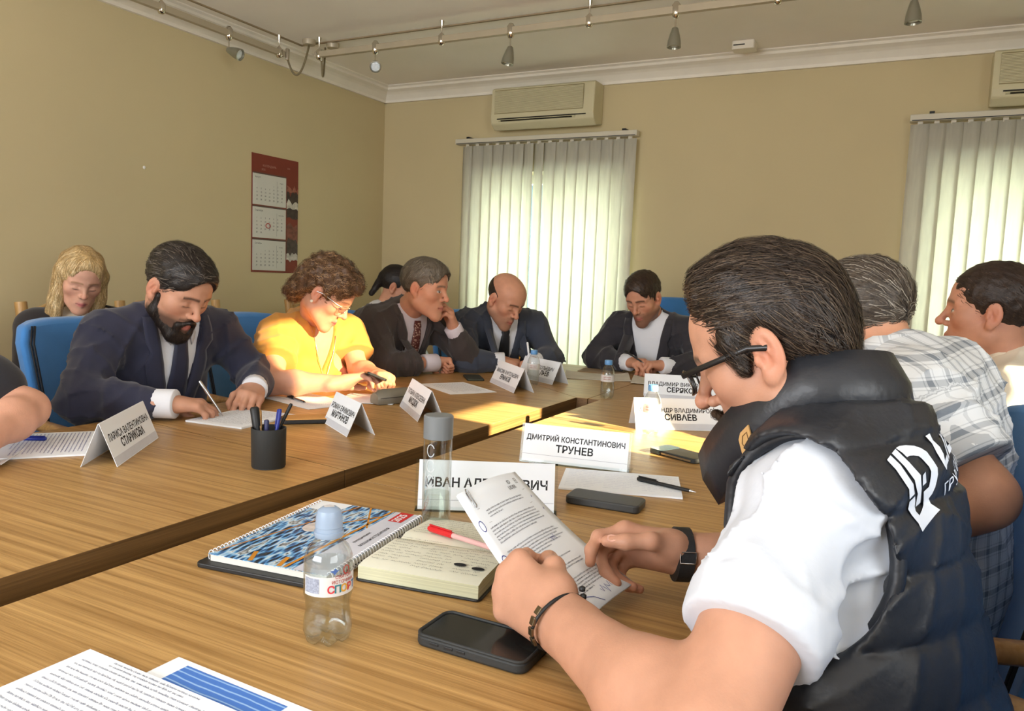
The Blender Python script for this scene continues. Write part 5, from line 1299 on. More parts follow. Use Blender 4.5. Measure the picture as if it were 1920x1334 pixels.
obj('blouse_collar', collar(B2, r0=0.056, r1=0.082, h=0.035, drop=0.055, open_=32), m_yel, P2, smooth=60, solid=0.004)
obj('button_placket', strip(B2, b2, [(-0.17-k*0.03, -0.014, 0.014) for k in range(8)], 0.003, 3), m_yel, P2, smooth=60, solid=0.002)
obj('belt_band', strip(B2, b2, [(-0.30, -0.12, 0.12), (-0.325, -0.12, 0.12)], 0.004, 9), mat('brown_band', (92, 66, 44), 0.7), P2, smooth=60, solid=0.003)
bn = hc((104, 76, 54), (138, 106, 76), (80, 58, 42), (168, 134, 98))
hm = hair_mesh(0.0045, [((0, -0.018, 0.055), (0.092, 0.112, 0.098)), ((0, 0.045, 0.092), (0.070, 0.058, 0.045), 0.03), ((0, -0.085, 0.0), (0.070, 0.050, 0.070), 0.03), ((0, -0.095, -0.06), (0.060, 0.042, 0.040), 0.03)], [cut_face(0.080, 0.072), cut_below(-0.005, -0.11, 0.05, -0.07)]+EARS, wrinkle(6, 150, 0.005))
add_hair(P2, fr2, hm, bn, lambda p: (p[0]*2, -0.8, -0.5-4*max(0, 0.04-p[2])), 2200, 0.045, 0.0017, 13, curl=0.9, lift=0.004)
glasses(P2, fr2, m_metal, glass('spectacle_lens', (245, 246, 248)), w=0.046, hgt=0.028, r=0.0009, temple=0.0012)
obj('earring', xf(P_lathe([(0, -0.006), (0.005, -0.004), (0.006, 0), (0.005, 0.004), (0, 0.006)], 10), loc=tuple(to_world(fr2, (0.082, -0.006, -0.034)))), mat('pearl', (236, 230, 214), 0.25), P2, smooth=180)
nk = [on_front(B2, b2, u, w, 0.006) for u, w in ((-0.05, -0.02), (-0.035, -0.08), (-0.012, -0.16), (0, -0.20), (0.012, -0.16), (0.035, -0.08), (0.05, -0.02))]
nk = [p for p in nk if p is not None]
if len(nk) > 2:
    obj('necklace', P_tube(nk, 0.0014, 5), mat('silver_chain', (225, 222, 214), 0.3, metal=0.8), P2, smooth=180)
    obj('pendant', xf(P_lathe([(0, -0.016), (0.007, -0.008), (0.006, 0.004), (0, 0.010)], 10), loc=tuple(np.mean(nk[2:5], 0)-np.array((0, 0, 0.012)))), mat('white_stone', (240, 236, 226), 0.3), P2, smooth=180)
hp = thing('mobile_phone', 'phone held in both hands by the woman in yellow', 'phone', (-1.655, 2.175, 0.832))
hp.rotation_euler = (math.radians(-8), math.radians(22), math.radians(40))
obj('case', P_rbox((-0.036, -0.072, -0.004), (0.036, 0.072, 0.004), 0.01), m_blackp, hp, bevel=0.0015); obj('screen', P_rbox((-0.033, -0.069, 0.0035), (0.033, 0.069, 0.0045), 0.008), m_screen, hp)

# ---------------------------------------------------------------- grey-haired man, hand at his mouth
SK3 = (204, 148, 120)
B3 = Body((-2.28, 3.00, 0.50), (-2.03, 2.895, 1.030), (-2.02, 3.085, 0.970), (-2.095, 2.705, 0.975), (-1.80, 3.085, 0.805), (-1.985, 2.675, 0.800), (-1.835, 2.995, 0.945), (-1.895, 2.905, 0.800), chest=0.165, waist=0.17, depth=0.70, arm=1.0)
fr3 = head_frame((-1.915, 2.862, 1.128), (0.97, 0.12, -0.14), roll=0.02, s=1.04)
P3, js3 = make_person('grey-haired man in a dark suit holding his hand to his mouth', B3, fr3, dict(eyes='open', brow=(96, 84, 72), nose=1.1, fat=0.005, jaw=1.05),
    {'R': dict(dir=(0.40, 0.92, -0.02), up=(-0.6, 0.1, 0.8), curls=FIST, thumb=THIN), 
     'L': dict(dir=(-0.05, -0.36, 0.93), up=(0.75, 0.62, 0.2), curls=[(0.5, 1.0, 0.6), (0.55, 1.05, 0.6), (0.6, 1.1, 0.7), (0.7, 1.1, 0.7)], thumb=THUMB)}, SK3, (1, 0))
m_char = cloth('charcoal_brown_suit', (62, 54, 52)); 
tm, N, Lk, b = _new('dotted_maroon_tie'); vo = N.new('ShaderNodeTexVoronoi'); vo.inputs['Scale'].default_value = 110; Lk.new(_coord(N, Lk, (1, 1, 1)), vo.inputs['Vector'])
cr_ = N.new('ShaderNodeValToRGB'); cr_.color_ramp.elements[0].position = 0.28; cr_.color_ramp.elements[0].color = L4((196, 168, 150)); cr_.color_ramp.elements[1].position = 0.42; cr_.color_ramp.elements[1].color = L4((96, 44, 40)); Lk.new(vo.outputs['Distance'], cr_.inputs[0]); Lk.new(cr_.outputs[0], b.inputs['Base Color']); b.inputs['Roughness'].default_value = 0.5
m_lilac = mat('lilac_white_shirt', (214, 206, 214), 0.8, var=0.03)
suit(P3, B3, m_char, tm, seed=13, depth=0.37, wid=0.076, shirt=m_lilac); cuffs(P3, B3, m_lilac, r=0.041)
gh = hc((112, 102, 88), (140, 130, 114), (86, 78, 68), (98, 88, 74))
add_hair(P3, fr3, short_hair(top=0.004, zline=0.090, fw=0.066, z0=-0.005, z1=-0.07, seed=4), gh, lambda p: (0.5, -0.4+(1.0 if p[1] > 0.03 else 0), -0.5-4*max(0, 0.04-p[2])), 1300, 0.035, 0.0015, 14)
wd = nz(B3.wrL-B3.elL); wc_ = B3.wrL-wd*0.002
obj('watch_strap', P_tube([wc_-wd*0.009, wc_-wd*0.008, wc_+wd*0.008, wc_+wd*0.009], [0.030, 0.0335, 0.0335, 0.030], 18), m_blackp, P3, smooth=60)
obj('watch_face', xf(P_lathe([(0.015, -0.003), (0.017, 0.0), (0.016, 0.004)], 18), Matrix.Translation(wc_+np.array((0.02, 0.026, 0.006))) @ Vector((0.6, 0.78, 0.2)).to_track_quat('Z', 'Y').to_matrix().to_4x4()), m_silver, P3, smooth=50)

# ---------------------------------------------------------------- bald man in the slate suit
SK4 = (200, 146, 118)
B4 = Body((-1.95, 3.62, 0.50), (-1.815, 3.395, 1.015), (-1.675, 3.520, 0.955), (-1.945, 3.255, 0.955), (-1.545, 3.430, 0.805), (-1.815, 3.075, 0.800), (-1.565, 3.295, 0.805), (-1.690, 3.165, 0.805), chest=0.160, waist=0.165, depth=0.70, arm=0.98)
fr4 = head_frame((-1.735, 3.285, 1.085), (0.80, -0.24, -0.50), roll=0.02, s=1.02)
P4, _ = make_person('bald man in a slate blue suit and black tie writing', B4, fr4, dict(stub=((120, 92, 74), 0.45), brow=(52, 38, 30), nose=1.0, jaw=1.05),
    {'R': dict(dir=(0.72, 0.55, -0.1), up=(0, -0.2, 1), curls=GRIP, thumb=THIN), 'L': dict(dir=(0.1, -0.95, -0.05), up=(-0.1, 0.1, 1), curls=GRIP, thumb=THIN)}, SK4, (0.7, -0.7))
m_slate = cloth('slate_blue_suit', (58, 64, 78)); m_blacktie = cloth('black_tie', (28, 28, 32), 0.5)
suit(P4, B4, m_slate, m_blacktie, seed=23, depth=0.36, wid=0.066); cuffs(P4, B4, m_shirt, r=0.041)
hb = hair_mesh(0.0045, [((0, -0.014, 0.040), (0.0772, 0.0995, 0.082))], [cut_face(0.05, 0.075), cut_below(0.0, -0.055, 0.03, -0.05), ((0, 0.012, 0.078), (0.082, 0.105, 0.072))]+EARS)
add_hair(P4, fr4, hb, hc((58, 46, 38), (74, 60, 50)), down, 0, 0.02, 0.001, 15, name='cropped_hair')
obj('lapel_pin', xf(P_box((-0.012, -0.002, -0.003), (0.012, 0.002, 0.003)), loc=tuple(B4.P(0.085, 0.155, -0.11))), m_silver, P4, bevel=0.001)
pen(tuple(B4.wrL+np.array((0.03, -0.105, -0.035))), tuple(B4.wrL+np.array((-0.005, -0.08, 0.095))), 'white pen in the fingers of the bald man', (m_card, m_silver, m_card), clip=False)
rj = B4.wrR+np.array((0.075, 0.065, 0.016))
obj('ring', P_tube([tuple(rj+0.0095*(math.cos(a)*np.array((0.6, -0.75, 0))+math.sin(a)*np.array((0, 0, 1)))) for a in np.linspace(0, 6.283, 14, endpoint=False)], 0.0018, 5, closed=True), mat('gold', (212, 170, 90), 0.25, metal=1.0), P4, smooth=180)

# ---------------------------------------------------------------- man at the head of the table
SK5 = (198, 142, 114)
B5 = Body((-1.13, 4.02, 0.50), (-1.165, 3.825, 1.020), (-0.975, 3.84, 0.960), (-1.355, 3.84, 0.955), (-0.88, 3.74, 0.800), (-1.42, 3.72, 0.800), (-1.015, 3.605, 0.805), (-1.205, 3.600, 0.805), chest=0.158, waist=0.16, depth=0.70, arm=0.98)
fr5 = head_frame((-1.185, 3.735, 1.118), (-0.14, -0.88, -0.46), roll=-0.05, s=1.02)
P5, _ = make_person('man with short beard in a dark blazer and open white shirt at the table head', B5, fr5, dict(stub=((92, 66, 52), 0.7), brow=(52, 36, 28), nose=1.0),
    {'R': dict(dir=(0.80, -0.45, 0.1), up=(0, -0.2, 1), curls=GRIP, thumb=THIN), 'L': dict(dir=(-0.80, -0.45, 0.05), up=(0, 0.1, 1), curls=GRIP, thumb=THIN)}, SK5, (0, -1))
m_blz = cloth('dark_blazer', (48, 46, 52))
suit(P5, B5, m_blz, None, seed=43, depth=0.40, wid=0.085, collar_kw=dict(open_=40, drop=0.05)); cuffs(P5, B5, m_shirt, r=0.041)
bn5 = hc((62, 48, 38), (84, 66, 52), (46, 36, 30))
add_hair(P5, fr5, short_hair(top=0.004, zline=0.092, fw=0.066, z0=-0.002, seed=8), bn5, lambda p: (-0.8, 0.3 if p[1] > 0 else -0.5, -0.3-4*max(0, 0.04-p[2])), 1100, 0.035, 0.0016, 16)
pen(tuple(B5.wrR+np.array((0.10, -0.06, 0.01))), tuple(B5.wrR+np.array((0.0, -0.05, 0.06))), 'dark pen in the fingers of the man at the table head', (m_blackp, m_silver, m_blackp), clip=False)

# ---------------------------------------------------------------- man in the cream shirt, far right
SK8 = (194, 142, 118)
B8 = Body((0.36, 2.42, 0.50), (0.235, 2.345, 1.025), (0.245, 2.165, 0.960), (0.265, 2.535, 0.960), (0.15, 2.13, 0.80), (0.15, 2.55, 0.80), (-0.04, 2.22, 0.80), (-0.04, 2.46, 0.80), chest=0.16, waist=0.165, depth=0.72, arm=1.08)
fr8 = head_frame((0.188, 2.335, 1.150), (-0.985, 0.09, 0.02), roll=0.0, s=1.02)
P8, _ = make_person('man in a cream shirt in profile at the far right', B8, fr8, dict(eyes='open', brow=(110, 84, 64), nose=1.25, fat=0.003), {'L': dict(dir=(-1, 0.1, 0), up=(0, 0, 1)), 'R': dict(dir=(-1, -0.1, 0), up=(0, 0, 1))}, SK8, (-1, 0))
m_cream = cloth('cream_shirt', (232, 224, 206), 0.8, bump=0.15)
sd = SD(0.0075); B8.torso(sd, 0.014); [B8.sleeve(sd, s, 0.014) for s in 'LR']; wa8 = folds(81, 40, 0.006); sd.disp(wa8); sd.cut(vcut(B8, 0.07, 0.045)); obj('shirt', sd.mesh(), m_cream, P8, smooth=180)
obj('shirt_collar', collar(B8, r0=0.060, r1=0.080, h=0.042, drop=0.05, open_=24), m_cream, P8, smooth=60, solid=0.004)
add_hair(P8, fr8, short_hair(h=0.0036, zline=0.086, fw=0.071, z0=0.0, z1=-0.065, y0=0.03, seed=9, fluff=0.003), hc((54, 40, 32), (72, 56, 46), (40, 30, 26)), sweep_back, 900, 0.022, 0.0014, 17)

# ---------------------------------------------------------------- man in the plaid shirt
SK7 = (204, 150, 120)
B7 = Body((0.07, 1.70, 0.50), (-0.020, 1.615, 1.075), (0.020, 1.460, 1.015), (0.080, 1.700, 1.030), (0.128, 1.395, 0.885), (-0.01, 1.66, 0.80), (0.0, 1.43, 0.82), (-0.12, 1.58, 0.80), chest=0.150, waist=0.155, depth=0.72, arm=1.08)
fr7 = head_frame((-0.080, 1.650, 1.125), (-0.80, 0.34, -0.50), roll=-0.08, s=1.02)
P7, _ = make_person('man in a plaid short-sleeved shirt leaning forward behind the vest man', B7, fr7, dict(brow=(90, 76, 66), fat=0.004), {'L': dict(bare=True, r=1.12, dir=(-0.3, 0.95, -0.1), up=(0.1, 0, 1), curls=GRIP), 'R': dict(bare=True, dir=(-0.4, -0.9, 0), up=(0, 0, 1))}, SK7, (-0.85, 0.4))
pm, N, Lk, b = _new('plaid_cotton'); mix = None; co = _coord(N, Lk, (1, 1, 1), 'UV')
def band(axis, sc, w0, w1):
    sp = N.new('ShaderNodeSeparateXYZ'); Lk.new(co, sp.inputs[0]); m1 = N.new('ShaderNodeMath'); m1.operation = 'MULTIPLY'; m1.inputs[1].default_value = sc; Lk.new(sp.outputs[axis], m1.inputs[0])
    fr_ = N.new('ShaderNodeMath'); fr_.operation = 'FRACT'; Lk.new(m1.outputs[0], fr_.inputs[0]); sb = N.new('ShaderNodeMath'); sb.operation = 'SUBTRACT'; sb.inputs[1].default_value = 0.5; Lk.new(fr_.outputs[0], sb.inputs[0])
    ab = N.new('ShaderNodeMath'); ab.operation = 'ABSOLUTE'; Lk.new(sb.outputs[0], ab.inputs[0]); lt_ = N.new('ShaderNodeMath'); lt_.operation = 'LESS_THAN'; lt_.inputs[1].default_value = w0; Lk.new(ab.outputs[0], lt_.inputs[0]); sc_ = N.new('ShaderNodeMath'); sc_.operation = 'MULTIPLY'; sc_.inputs[1].default_value = w1; Lk.new(lt_.outputs[0], sc_.inputs[0]); return sc_.outputs[0]
tot = None
for a_, s_, w0, w1 in ((0, 26, 0.13, 0.42), (1, 26, 0.13, 0.42), (0, 52, 0.05, 0.22), (1, 52, 0.05, 0.22)):
    o_ = band(a_, s_, w0, w1)
    if tot is None: tot = o_
    else: ad = N.new('ShaderNodeMath'); ad.operation = 'ADD'; Lk.new(tot, ad.inputs[0]); Lk.new(o_, ad.inputs[1]); tot = ad.outputs[0]
mxc = N.new('ShaderNodeMix'); mxc.data_type = 'RGBA'; mxc.inputs[6].default_value = L4((226, 230, 234)); mxc.inputs[7].default_value = L4((92, 104, 118)); Lk.new(tot, mxc.inputs[0]); Lk.new(mxc.outputs[2], b.inputs['Base Color']); b.inputs['Roughness'].default_value = 0.8
sd = SD(0.0068); B7.torso(sd, 0.016); [B7.sleeve(sd, s, 0.016, 0.74, long=False, flare=0.016) for s in 'LR']; w1_, w2_ = folds(71, 42, 0.0065), wrinkle(72, 120, 0.0012); sd.disp(lambda X, Y, Z: w1_(X, Y, Z)+w2_(X, Y, Z))
for sh, el in ((B7.shL, B7.elL), (B7.shR, B7.elR)):
    d_ = nz(el-sh); e_ = sh+(el-sh)*0.74
    sd.cut(lambda X, Y, Z, d_=d_, e_=e_: np.maximum((e_[0]-X)*d_[0]+(e_[1]-Y)*d_[1]+(e_[2]-Z)*d_[2], np.sqrt((X-e_[0])**2+(Y-e_[1])**2+(Z-e_[2])**2)-0.11), k=0.004)
V7, F7 = sd.mesh(); o7 = obj('plaid_shirt', (V7, F7), pm, P7, smooth=180)
# cloth coordinates: across the body and down the body / the sleeve, so that the checks follow the shirt
uvl = o7.data.uv_layers.new(name='UVMap'); vi = np.empty(len(o7.data.loops), np.int32); o7.data.loops.foreach_get('vertex_index', vi)
dl = V7-B7.N; uu = dl @ B7.l+0.6*(dl @ B7.f); vv = dl @ B7.w
da = nz(B7.elL-B7.shL); rel = V7-B7.shL; ta = rel @ da; ra_ = np.linalg.norm(rel-np.outer(ta, da), axis=1); onarm = (ta > 0.02) & (ra_ < 0.10) & (dl @ B7.l > 0.16)
sa = nz(np.cross(da, B7.f)); uu = np.where(onarm, rel @ sa+0.5*(rel @ np.cross(sa, da)), uu); vv = np.where(onarm, ta, vv)
uvl.data.foreach_set('uv', np.stack([uu, vv], 1)[vi].astype(np.float32).ravel())
oc = obj('shirt_collar', collar(B7, r0=0.062, r1=0.082, h=0.045, drop=0.04, open_=24), pm, P7, smooth=60, solid=0.004)
uvc = oc.data.uv_layers.new(name='UVMap')
for i_, lp in enumerate(oc.data.loops): v_ = oc.data.vertices[lp.vertex_index].co; uvc.data[i_].uv = (v_.x+v_.y, v_.z)
add_hair(P7, fr7, short_hair(h=0.004, top=0.004, zline=0.08, z1=-0.07, seed=10), hc((86, 76, 66), (120, 110, 98), (62, 54, 48), (150, 142, 130)), sweep_back, 1600, 0.035, 0.0015, 18)
wd = nz(B7.wrL-B7.elL); wc_ = B7.wrL-wd*0.03
obj('watch_strap', P_tube([wc_-wd*0.010, wc_-wd*0.009, wc_+wd*0.009, wc_+wd*0.010], [0.030, 0.0345, 0.0345, 0.030], 18), m_silver, P7, smooth=60)

# ---------------------------------------------------------------- blonde woman by the wall
SK9 = (206, 156, 132)
B9 = Body((-2.90, 1.97, 0.50), (-2.835, 1.885, 0.985), (-2.775, 2.035, 0.935), (-2.905, 1.735, 0.935), (-2.62, 2.08, 0.72), (-2.82, 1.66, 0.70), (-2.52, 1.95, 0.60), (-2.58, 1.75, 0.60), chest=0.142, waist=0.135, depth=0.74, arm=0.95, bust=0.06)
fr9 = head_frame((-2.765, 1.825, 1.122), (0.82, -0.36, -0.40), roll=0.10, s=0.91)
P9, _ = make_person('blonde woman in a black jacket seated by the left wall', B9, fr9, dict(fem=True, lips=(190, 106, 104), brow=(150, 112, 78), nose=0.85, neck_r=0.046), {'L': dict(dir=(0.6, -0.6, -0.3), up=(0.2, 0, 1)), 'R': dict(dir=(0.8, 0.3, -0.3), up=(0, 0, 1))}, SK9, (1, -0.1))
sd = SD(0.008); B9.torso(sd, 0.014); [B9.sleeve(sd, s, 0.012) for s in 'LR']; sd.disp(wrinkle(91, 60, 0.002)); sd.cut(vcut(B9, 0.36, 0.085)); obj('jacket', sd.mesh(), cloth('black_cardigan', (34, 30, 32)), P9, smooth=180)
fm, N, Lk, b = _new('cream_floral_blouse'); vo = N.new('ShaderNodeTexVoronoi'); vo.inputs['Scale'].default_value = 38; Lk.new(_coord(N, Lk, (1, 1, 1)), vo.inputs['Vector']); cr_ = N.new('ShaderNodeValToRGB'); cr_.color_ramp.elements[0].position = 0.12; cr_.color_ramp.elements[0].color = L4((92, 84, 84)); cr_.color_ramp.elements[1].position = 0.22; cr_.color_ramp.elements[1].color = L4((216, 204, 182)); Lk.new(vo.outputs['Distance'], cr_.inputs[0]); Lk.new(cr_.outputs[0], b.inputs['Base Color']); b.inputs['Roughness'].default_value = 0.8
sd = SD(0.010); B9.torso(sd, 0.006); V, F = sd.mesh(); obj('blouse', (V, F), fm, P9, smooth=180); b9 = bvh_of(V, F)
for k in range(4):
    o_ = strip(B9, b9, [(-0.02-k*0.022, -0.05, 0.05), (-0.05-k*0.022, -0.055, 0.055)], 0.006+0.004*(k % 2), 11)
    o_ = ([(v[0]+0.006*math.sin(i*2.2), v[1], v[2]+0.004*math.cos(i*1.7)) for i, v in enumerate(o_[0])], o_[1]); obj('ruffle', o_, mat('beige_ruffle', (206, 188, 162), 0.8), P9, smooth=60, solid=0.002)
bl = hc((204, 172, 118), (226, 198, 146), (176, 142, 92), (236, 214, 170))
Nl = to_local(fr9, B9.N)
hb9 = hair_mesh(0.005, [((0, -0.018, 0.050), (0.086, 0.108, 0.092)), ((0, 0.03, 0.085), (0.060, 0.050, 0.040), 0.03), ('rc', (0.072, -0.005, 0.03), (0.082, 0.005, -0.15), 0.030, 0.026, 0.03), ('rc', (-0.072, -0.005, 0.03), (-0.082, 0.005, -0.15), 0.030, 0.026, 0.03), ('rc', (0.074, 0.02, -0.06), (0.070, 0.045, -0.19), 0.024, 0.014, 0.02), ('rc', (-0.074, 0.02, -0.06), (-0.070, 0.045, -0.19), 0.024, 0.016, 0.02), ('rc', (0, -0.075, 0.02), (0, -0.08, -0.16), 0.055, 0.05, 0.03)], [cut_face(0.096, 0.064)], wrinkle(16, 110, 0.003))
add_hair(P9, fr9, hb9, bl, lambda p: (p[0]*3 if p[2] > 0.06 else 0, 0.1 if p[2] < 0.06 else -0.2, -1), 4200, 0.09, 0.0013, 19, seg=8, jitter=0.16)

# ---------------------------------------------------------------- dark-haired woman with the ponytail, mostly hidden
B10 = Body((-2.78, 3.44, 0.50), (-2.675, 3.575, 0.985), (-2.73, 3.73, 0.930), (-2.66, 3.42, 0.930), (-2.58, 3.80, 0.70), (-2.50, 3.40, 0.70), (-2.40, 3.70, 0.62), (-2.36, 3.50, 0.62), chest=0.14, waist=0.135, depth=0.74, arm=0.95, bust=0.055)
fr10 = head_frame((-2.615, 3.620, 1.110), (0.84, 0.38, -0.38), s=0.97)
P10, _ = make_person('dark-haired woman with a ponytail in a white shirt behind the grey-haired man', B10, fr10, dict(fem=True, brow=(50, 38, 32), neck_r=0.046), {'L': dict(dir=(0.8, 0, -0.3), up=(0, 0, 1)), 'R': dict(dir=(0.8, 0, -0.3), up=(0, 0, 1))}, (206, 150, 122), (1, 0))
sd = SD(0.009); B10.torso(sd, 0.012); [B10.sleeve(sd, s, 0.012) for s in 'LR']; sd.disp(wrinkle(101, 60, 0.002)); obj('shirt', sd.mesh(), m_shirt, P10, smooth=180)
h10 = hair_mesh(0.005, [((0, -0.016, 0.048), (0.081, 0.105, 0.089)), ('rc', (0, -0.10, 0.03), (0.0, -0.125, -0.09), 0.028, 0.016, 0.02)], [cut_face(0.082, 0.070), cut_below(0.0, -0.13, 0.04, -0.10)]+EARS, wrinkle(17, 200, 0.001))
add_hair(P10, fr10, h10, hc((40, 34, 32), (56, 48, 44)), sweep_back, 500, 0.06, 0.0016, 20)

# ---------------------------------------------------------------- person at the left edge, mostly out of frame
B11 = Body((-2.32, 0.86, 0.50), (-2.13, 0.80, 1.010), (-2.10, 0.975, 0.955), (-2.15, 0.605, 0.955), (-1.880, 1.100, 0.835), (-1.98, 0.52, 0.80), (-1.735, 0.905, 0.800), (-1.76, 0.66, 0.80), chest=0.155, waist=0.165, depth=0.74, arm=1.05)
fr11 = head_frame((-2.04, 0.80, 1.115), (0.95, 0, -0.3))
P11, _ = make_person('person in a black short-sleeved top resting a bare forearm at the left edge', B11, fr11, dict(h=0.005), {'L': dict(bare=True, r=1.08, dir=(0.5, -0.85, 0), up=(0, 0, 1), h=0.0045), 'R': dict(bare=True, dir=(0.8, 0.5, 0), up=(0, 0, 1), h=0.0045)}, (214, 160, 134), (1, 0))
sd = SD(0.009); B11.torso(sd, 0.012); [B11.sleeve(sd, s, 0.014, 0.62, long=False, flare=0.02) for s in 'LR']; sd.disp(wrinkle(111, 60, 0.002)); obj('black_top', sd.mesh(), cloth('black_jersey', (36, 36, 42)), P11, smooth=180)
add_hair(P11, fr11, short_hair(h=0.006), hc((70, 56, 46), (86, 70, 58)), sweep_back, 0, 0.03, 0.0015, 21)
# ================================================================== man in the black quilted vest (foreground)
SK6 = (192, 143, 117)
B6 = Body((0.035, 0.905, 0.50), (-0.062, 1.005, 1.038), (-0.083, 0.852, 0.966), (-0.002, 1.130, 0.925), (-0.125, 0.640, 0.806), (-0.02, 1.20, 0.806), (-0.332, 0.789, 0.808), (-0.258, 1.068, 0.814), chest=0.140, waist=0.148, depth=0.70, arm=1.05, shr=0.050)
fr6 = head_frame((-0.142, 1.000, 1.118), (-0.885, 0.065, -0.46), roll=0.0, s=0.99)
t6 = thing('person', 'man in glasses and a black quilted vest reading a letter in the foreground', 'person', (B6.hip[0], B6.hip[1], 0.0), world=True)
hd = head_mesh(fr6, B6.N, h=0.0025, skin=SK6, brow=(46, 36, 30), lips=(184, 112, 96), nose=1.35, stub=((120, 92, 76), 0.28), jaw=1.02, fat=0.003, neck_r=0.058, cran=(-0.007, 0.092))
aL = arm_skin(0.0028, B6.elL, B6.wrL, dict(side='L', dir=(-0.90, 0.36, 0.14), up=(-0.34, -0.82, 0.42), curls=[(1.0, 1.0, 0.5), (1.1, 1.0, 0.5), (1.2, 1.0, 0.5), (1.25, 1.0, 0.5)], thumb=[(0.42, 0.80, -0.38), (0.0, 0.80, -0.58), (-0.25, 0.70, -0.60)], spread=0.12), sh=B6.shL, skin=SK6, rscale=1.10, s=1.04)
aR = arm_skin(0.0028, B6.elR, B6.wrR, dict(side='R', dir=(-0.95, -0.30, 0.10), up=(-0.1, 0.80, 0.58), curls=[(0.55, 0.75, 0.35), (1.0, 1.0, 0.5), (1.2, 1.1, 0.6), (1.3, 1.1, 0.6)], thumb=[(0.55, 0.75, -0.35), (0.05, 0.95, -0.30), (-0.10, 0.98, -0.10)], spread=0.1), sh=B6.shR, skin=SK6, rscale=1.06, s=1.02)
V, F, C_ = mjoin([hd, inner_torso(B6, SK6), aL[:3], aR[:3]])
obj('body', (V, F), m_skin, t6, smooth=180, cols=C_)
lower_body(t6, B6, (-0.8, 0.5), m_trous, knee=0.40)
# nails
m_nail = mat('nail', (228, 176, 156), 0.25)
for js, n_ in ((aR[3][4], (0.1, -0.55, 0.8)),):
    p = js[3]*0.75+js[2]*0.25; d = nz(js[3]-js[2]); n_ = nz(np.array(n_)-d*np.dot(d, n_)); s_ = np.cross(d, n_)
    V = [tuple(p+n_*0.0088+d*0.007*math.cos(a)+s_*0.0062*math.sin(a)-n_*0.0016*math.sin(a)**2) for a in np.linspace(0, 6.283, 14, endpoint=False)]
    obj('thumb_nail', (V, [tuple(range(14))]), m_nail, t6, solid=0.0008)
# white polo shirt with banded sleeves
m_polo = mat('white_polo_cotton', (208, 214, 224), 0.8, var=0.03, bump=0.12, bs=(80, 80, 80))
sd = SD(0.0052); up_ = 0.62
B6.torso(sd, 0.010)
for s, sh, el in (('L', B6.shL, B6.elL), ('R', B6.shR, B6.elR)):
    e_ = sh+(el-sh)*(up_+0.15); sd.rc(sh, sh*0.4+e_*0.6, 0.058, 0.061, k=0.03); sd.rc(sh*0.4+e_*0.6, e_, 0.061, 0.061, k=0.03)
dL = nz(B6.elL-B6.shL); eL = B6.shL+(B6.elL-B6.shL)*up_
p1, p2, p3 = folds(61, 34, 0.0105, n=5, bias=(0.2, 0.5, 0.9)), wrinkle(62, 95, 0.0012), folds(63, 60, 0.004)
def polo_d(X, Y, Z):
    q = (eL[0]-X)*dL[0]+(eL[1]-Y)*dL[1]+(eL[2]-Z)*dL[2]; r_ = np.sqrt((X-eL[0])**2+(Y-eL[1])**2+(Z-eL[2])**2)
    band = (q < 0.040) & (r_ < 0.12); calm = np.where(band, 0.25, 1.0)
    return calm*(p1(X, Y, Z)+p2(X, Y, Z)+p3(X, Y, Z))-np.where(band, 0.0030, 0)
sd.disp(polo_d)
for sh, el in ((B6.shL, B6.elL), (B6.shR, B6.elR)):
    d_ = nz(el-sh); e_ = sh+(el-sh)*up_
    sd.cut(lambda X, Y, Z, d_=d_, e_=e_: np.maximum((e_[0]-X)*d_[0]+(e_[1]-Y)*d_[1]+(e_[2]-Z)*d_[2], np.sqrt((X-e_[0])**2+(Y-e_[1])**2+(Z-e_[2])**2)-0.13), k=0.004)
obj('polo_shirt', sd.mesh(), m_polo, t6, smooth=180)
# quilted vest
m_vest = mat('black_nylon', (38, 40, 45), 0.42, var=0.06, bump=0.25, bs=(70, 70, 70), spec=0.45, bdist=0.004)
sd = SD(0.0047); B6.torso(sd, 0.020)
v1, v2 = wrinkle(65, 45, 0.0018), folds(66, 55, 0.0035, bias=(0, 0, 1))
def quilt(X, Y, Z):
    u, f, w = B6.loc(X, Y, Z); ph = (w+0.02+0.10*u)/0.066
    return -(0.0125*np.abs(np.sin(math.pi*ph))**0.30)*(w < 0.02)+v1(X, Y, Z)+v2(X, Y, Z)
sd.disp(quilt)
for sh, sg in ((B6.shL, 1), (B6.shR, -1)):
    def hole(X, Y, Z, sh=sh, sg=sg):
        dx, dy, dz = X-sh[0], Y-sh[1], Z-sh[2]
        u = sg*(dx*B6.l[0]+dy*B6.l[1]+dz*B6.l[2]); f = dx*B6.f[0]+dy*B6.f[1]+dz*B6.f[2]; w = dx*B6.w[0]+dy*B6.w[1]+dz*B6.w[2]
        return np.maximum(np.sqrt(((f-0.01)/0.094)**2+((w+0.035)/0.115)**2)*0.094-0.094, -(u+0.035))
    sd.cut(hole, k=0.01)
sd.cut(vcut(B6, 0.10, 0.05), k=0.006)
VV, VF = sd.mesh(); obj('quilted_vest', (VV, VF), m_vest, t6, smooth=180); bvv = bvh_of(VV, VF)
for sh, sg in ((B6.shL, 1), (B6.shR, -1)):
    pts = []
    for a in np.linspace(0, 2*math.pi, 44, endpoint=False):
        q = sh+B6.f*(0.01+0.096*math.cos(a))+B6.w*(-0.035+0.117*math.sin(a))+B6.l*sg*(-0.022)
        pts.append(q)
    sm_ = []
    for q in pts:
        l_, n_, _, _ = bvv.find_nearest(Vector(q)); sm_.append(np.array(l_)*0.6+np.array(q)*0.4)
    sm_ = [(sm_[i-1]+sm_[i]*2+sm_[(i+1) % len(sm_)])/4 for i in range(len(sm_))]
    obj('armhole_binding', P_tube(sm_, 0.0085, 8, closed=True), m_vest, t6, smooth=180)
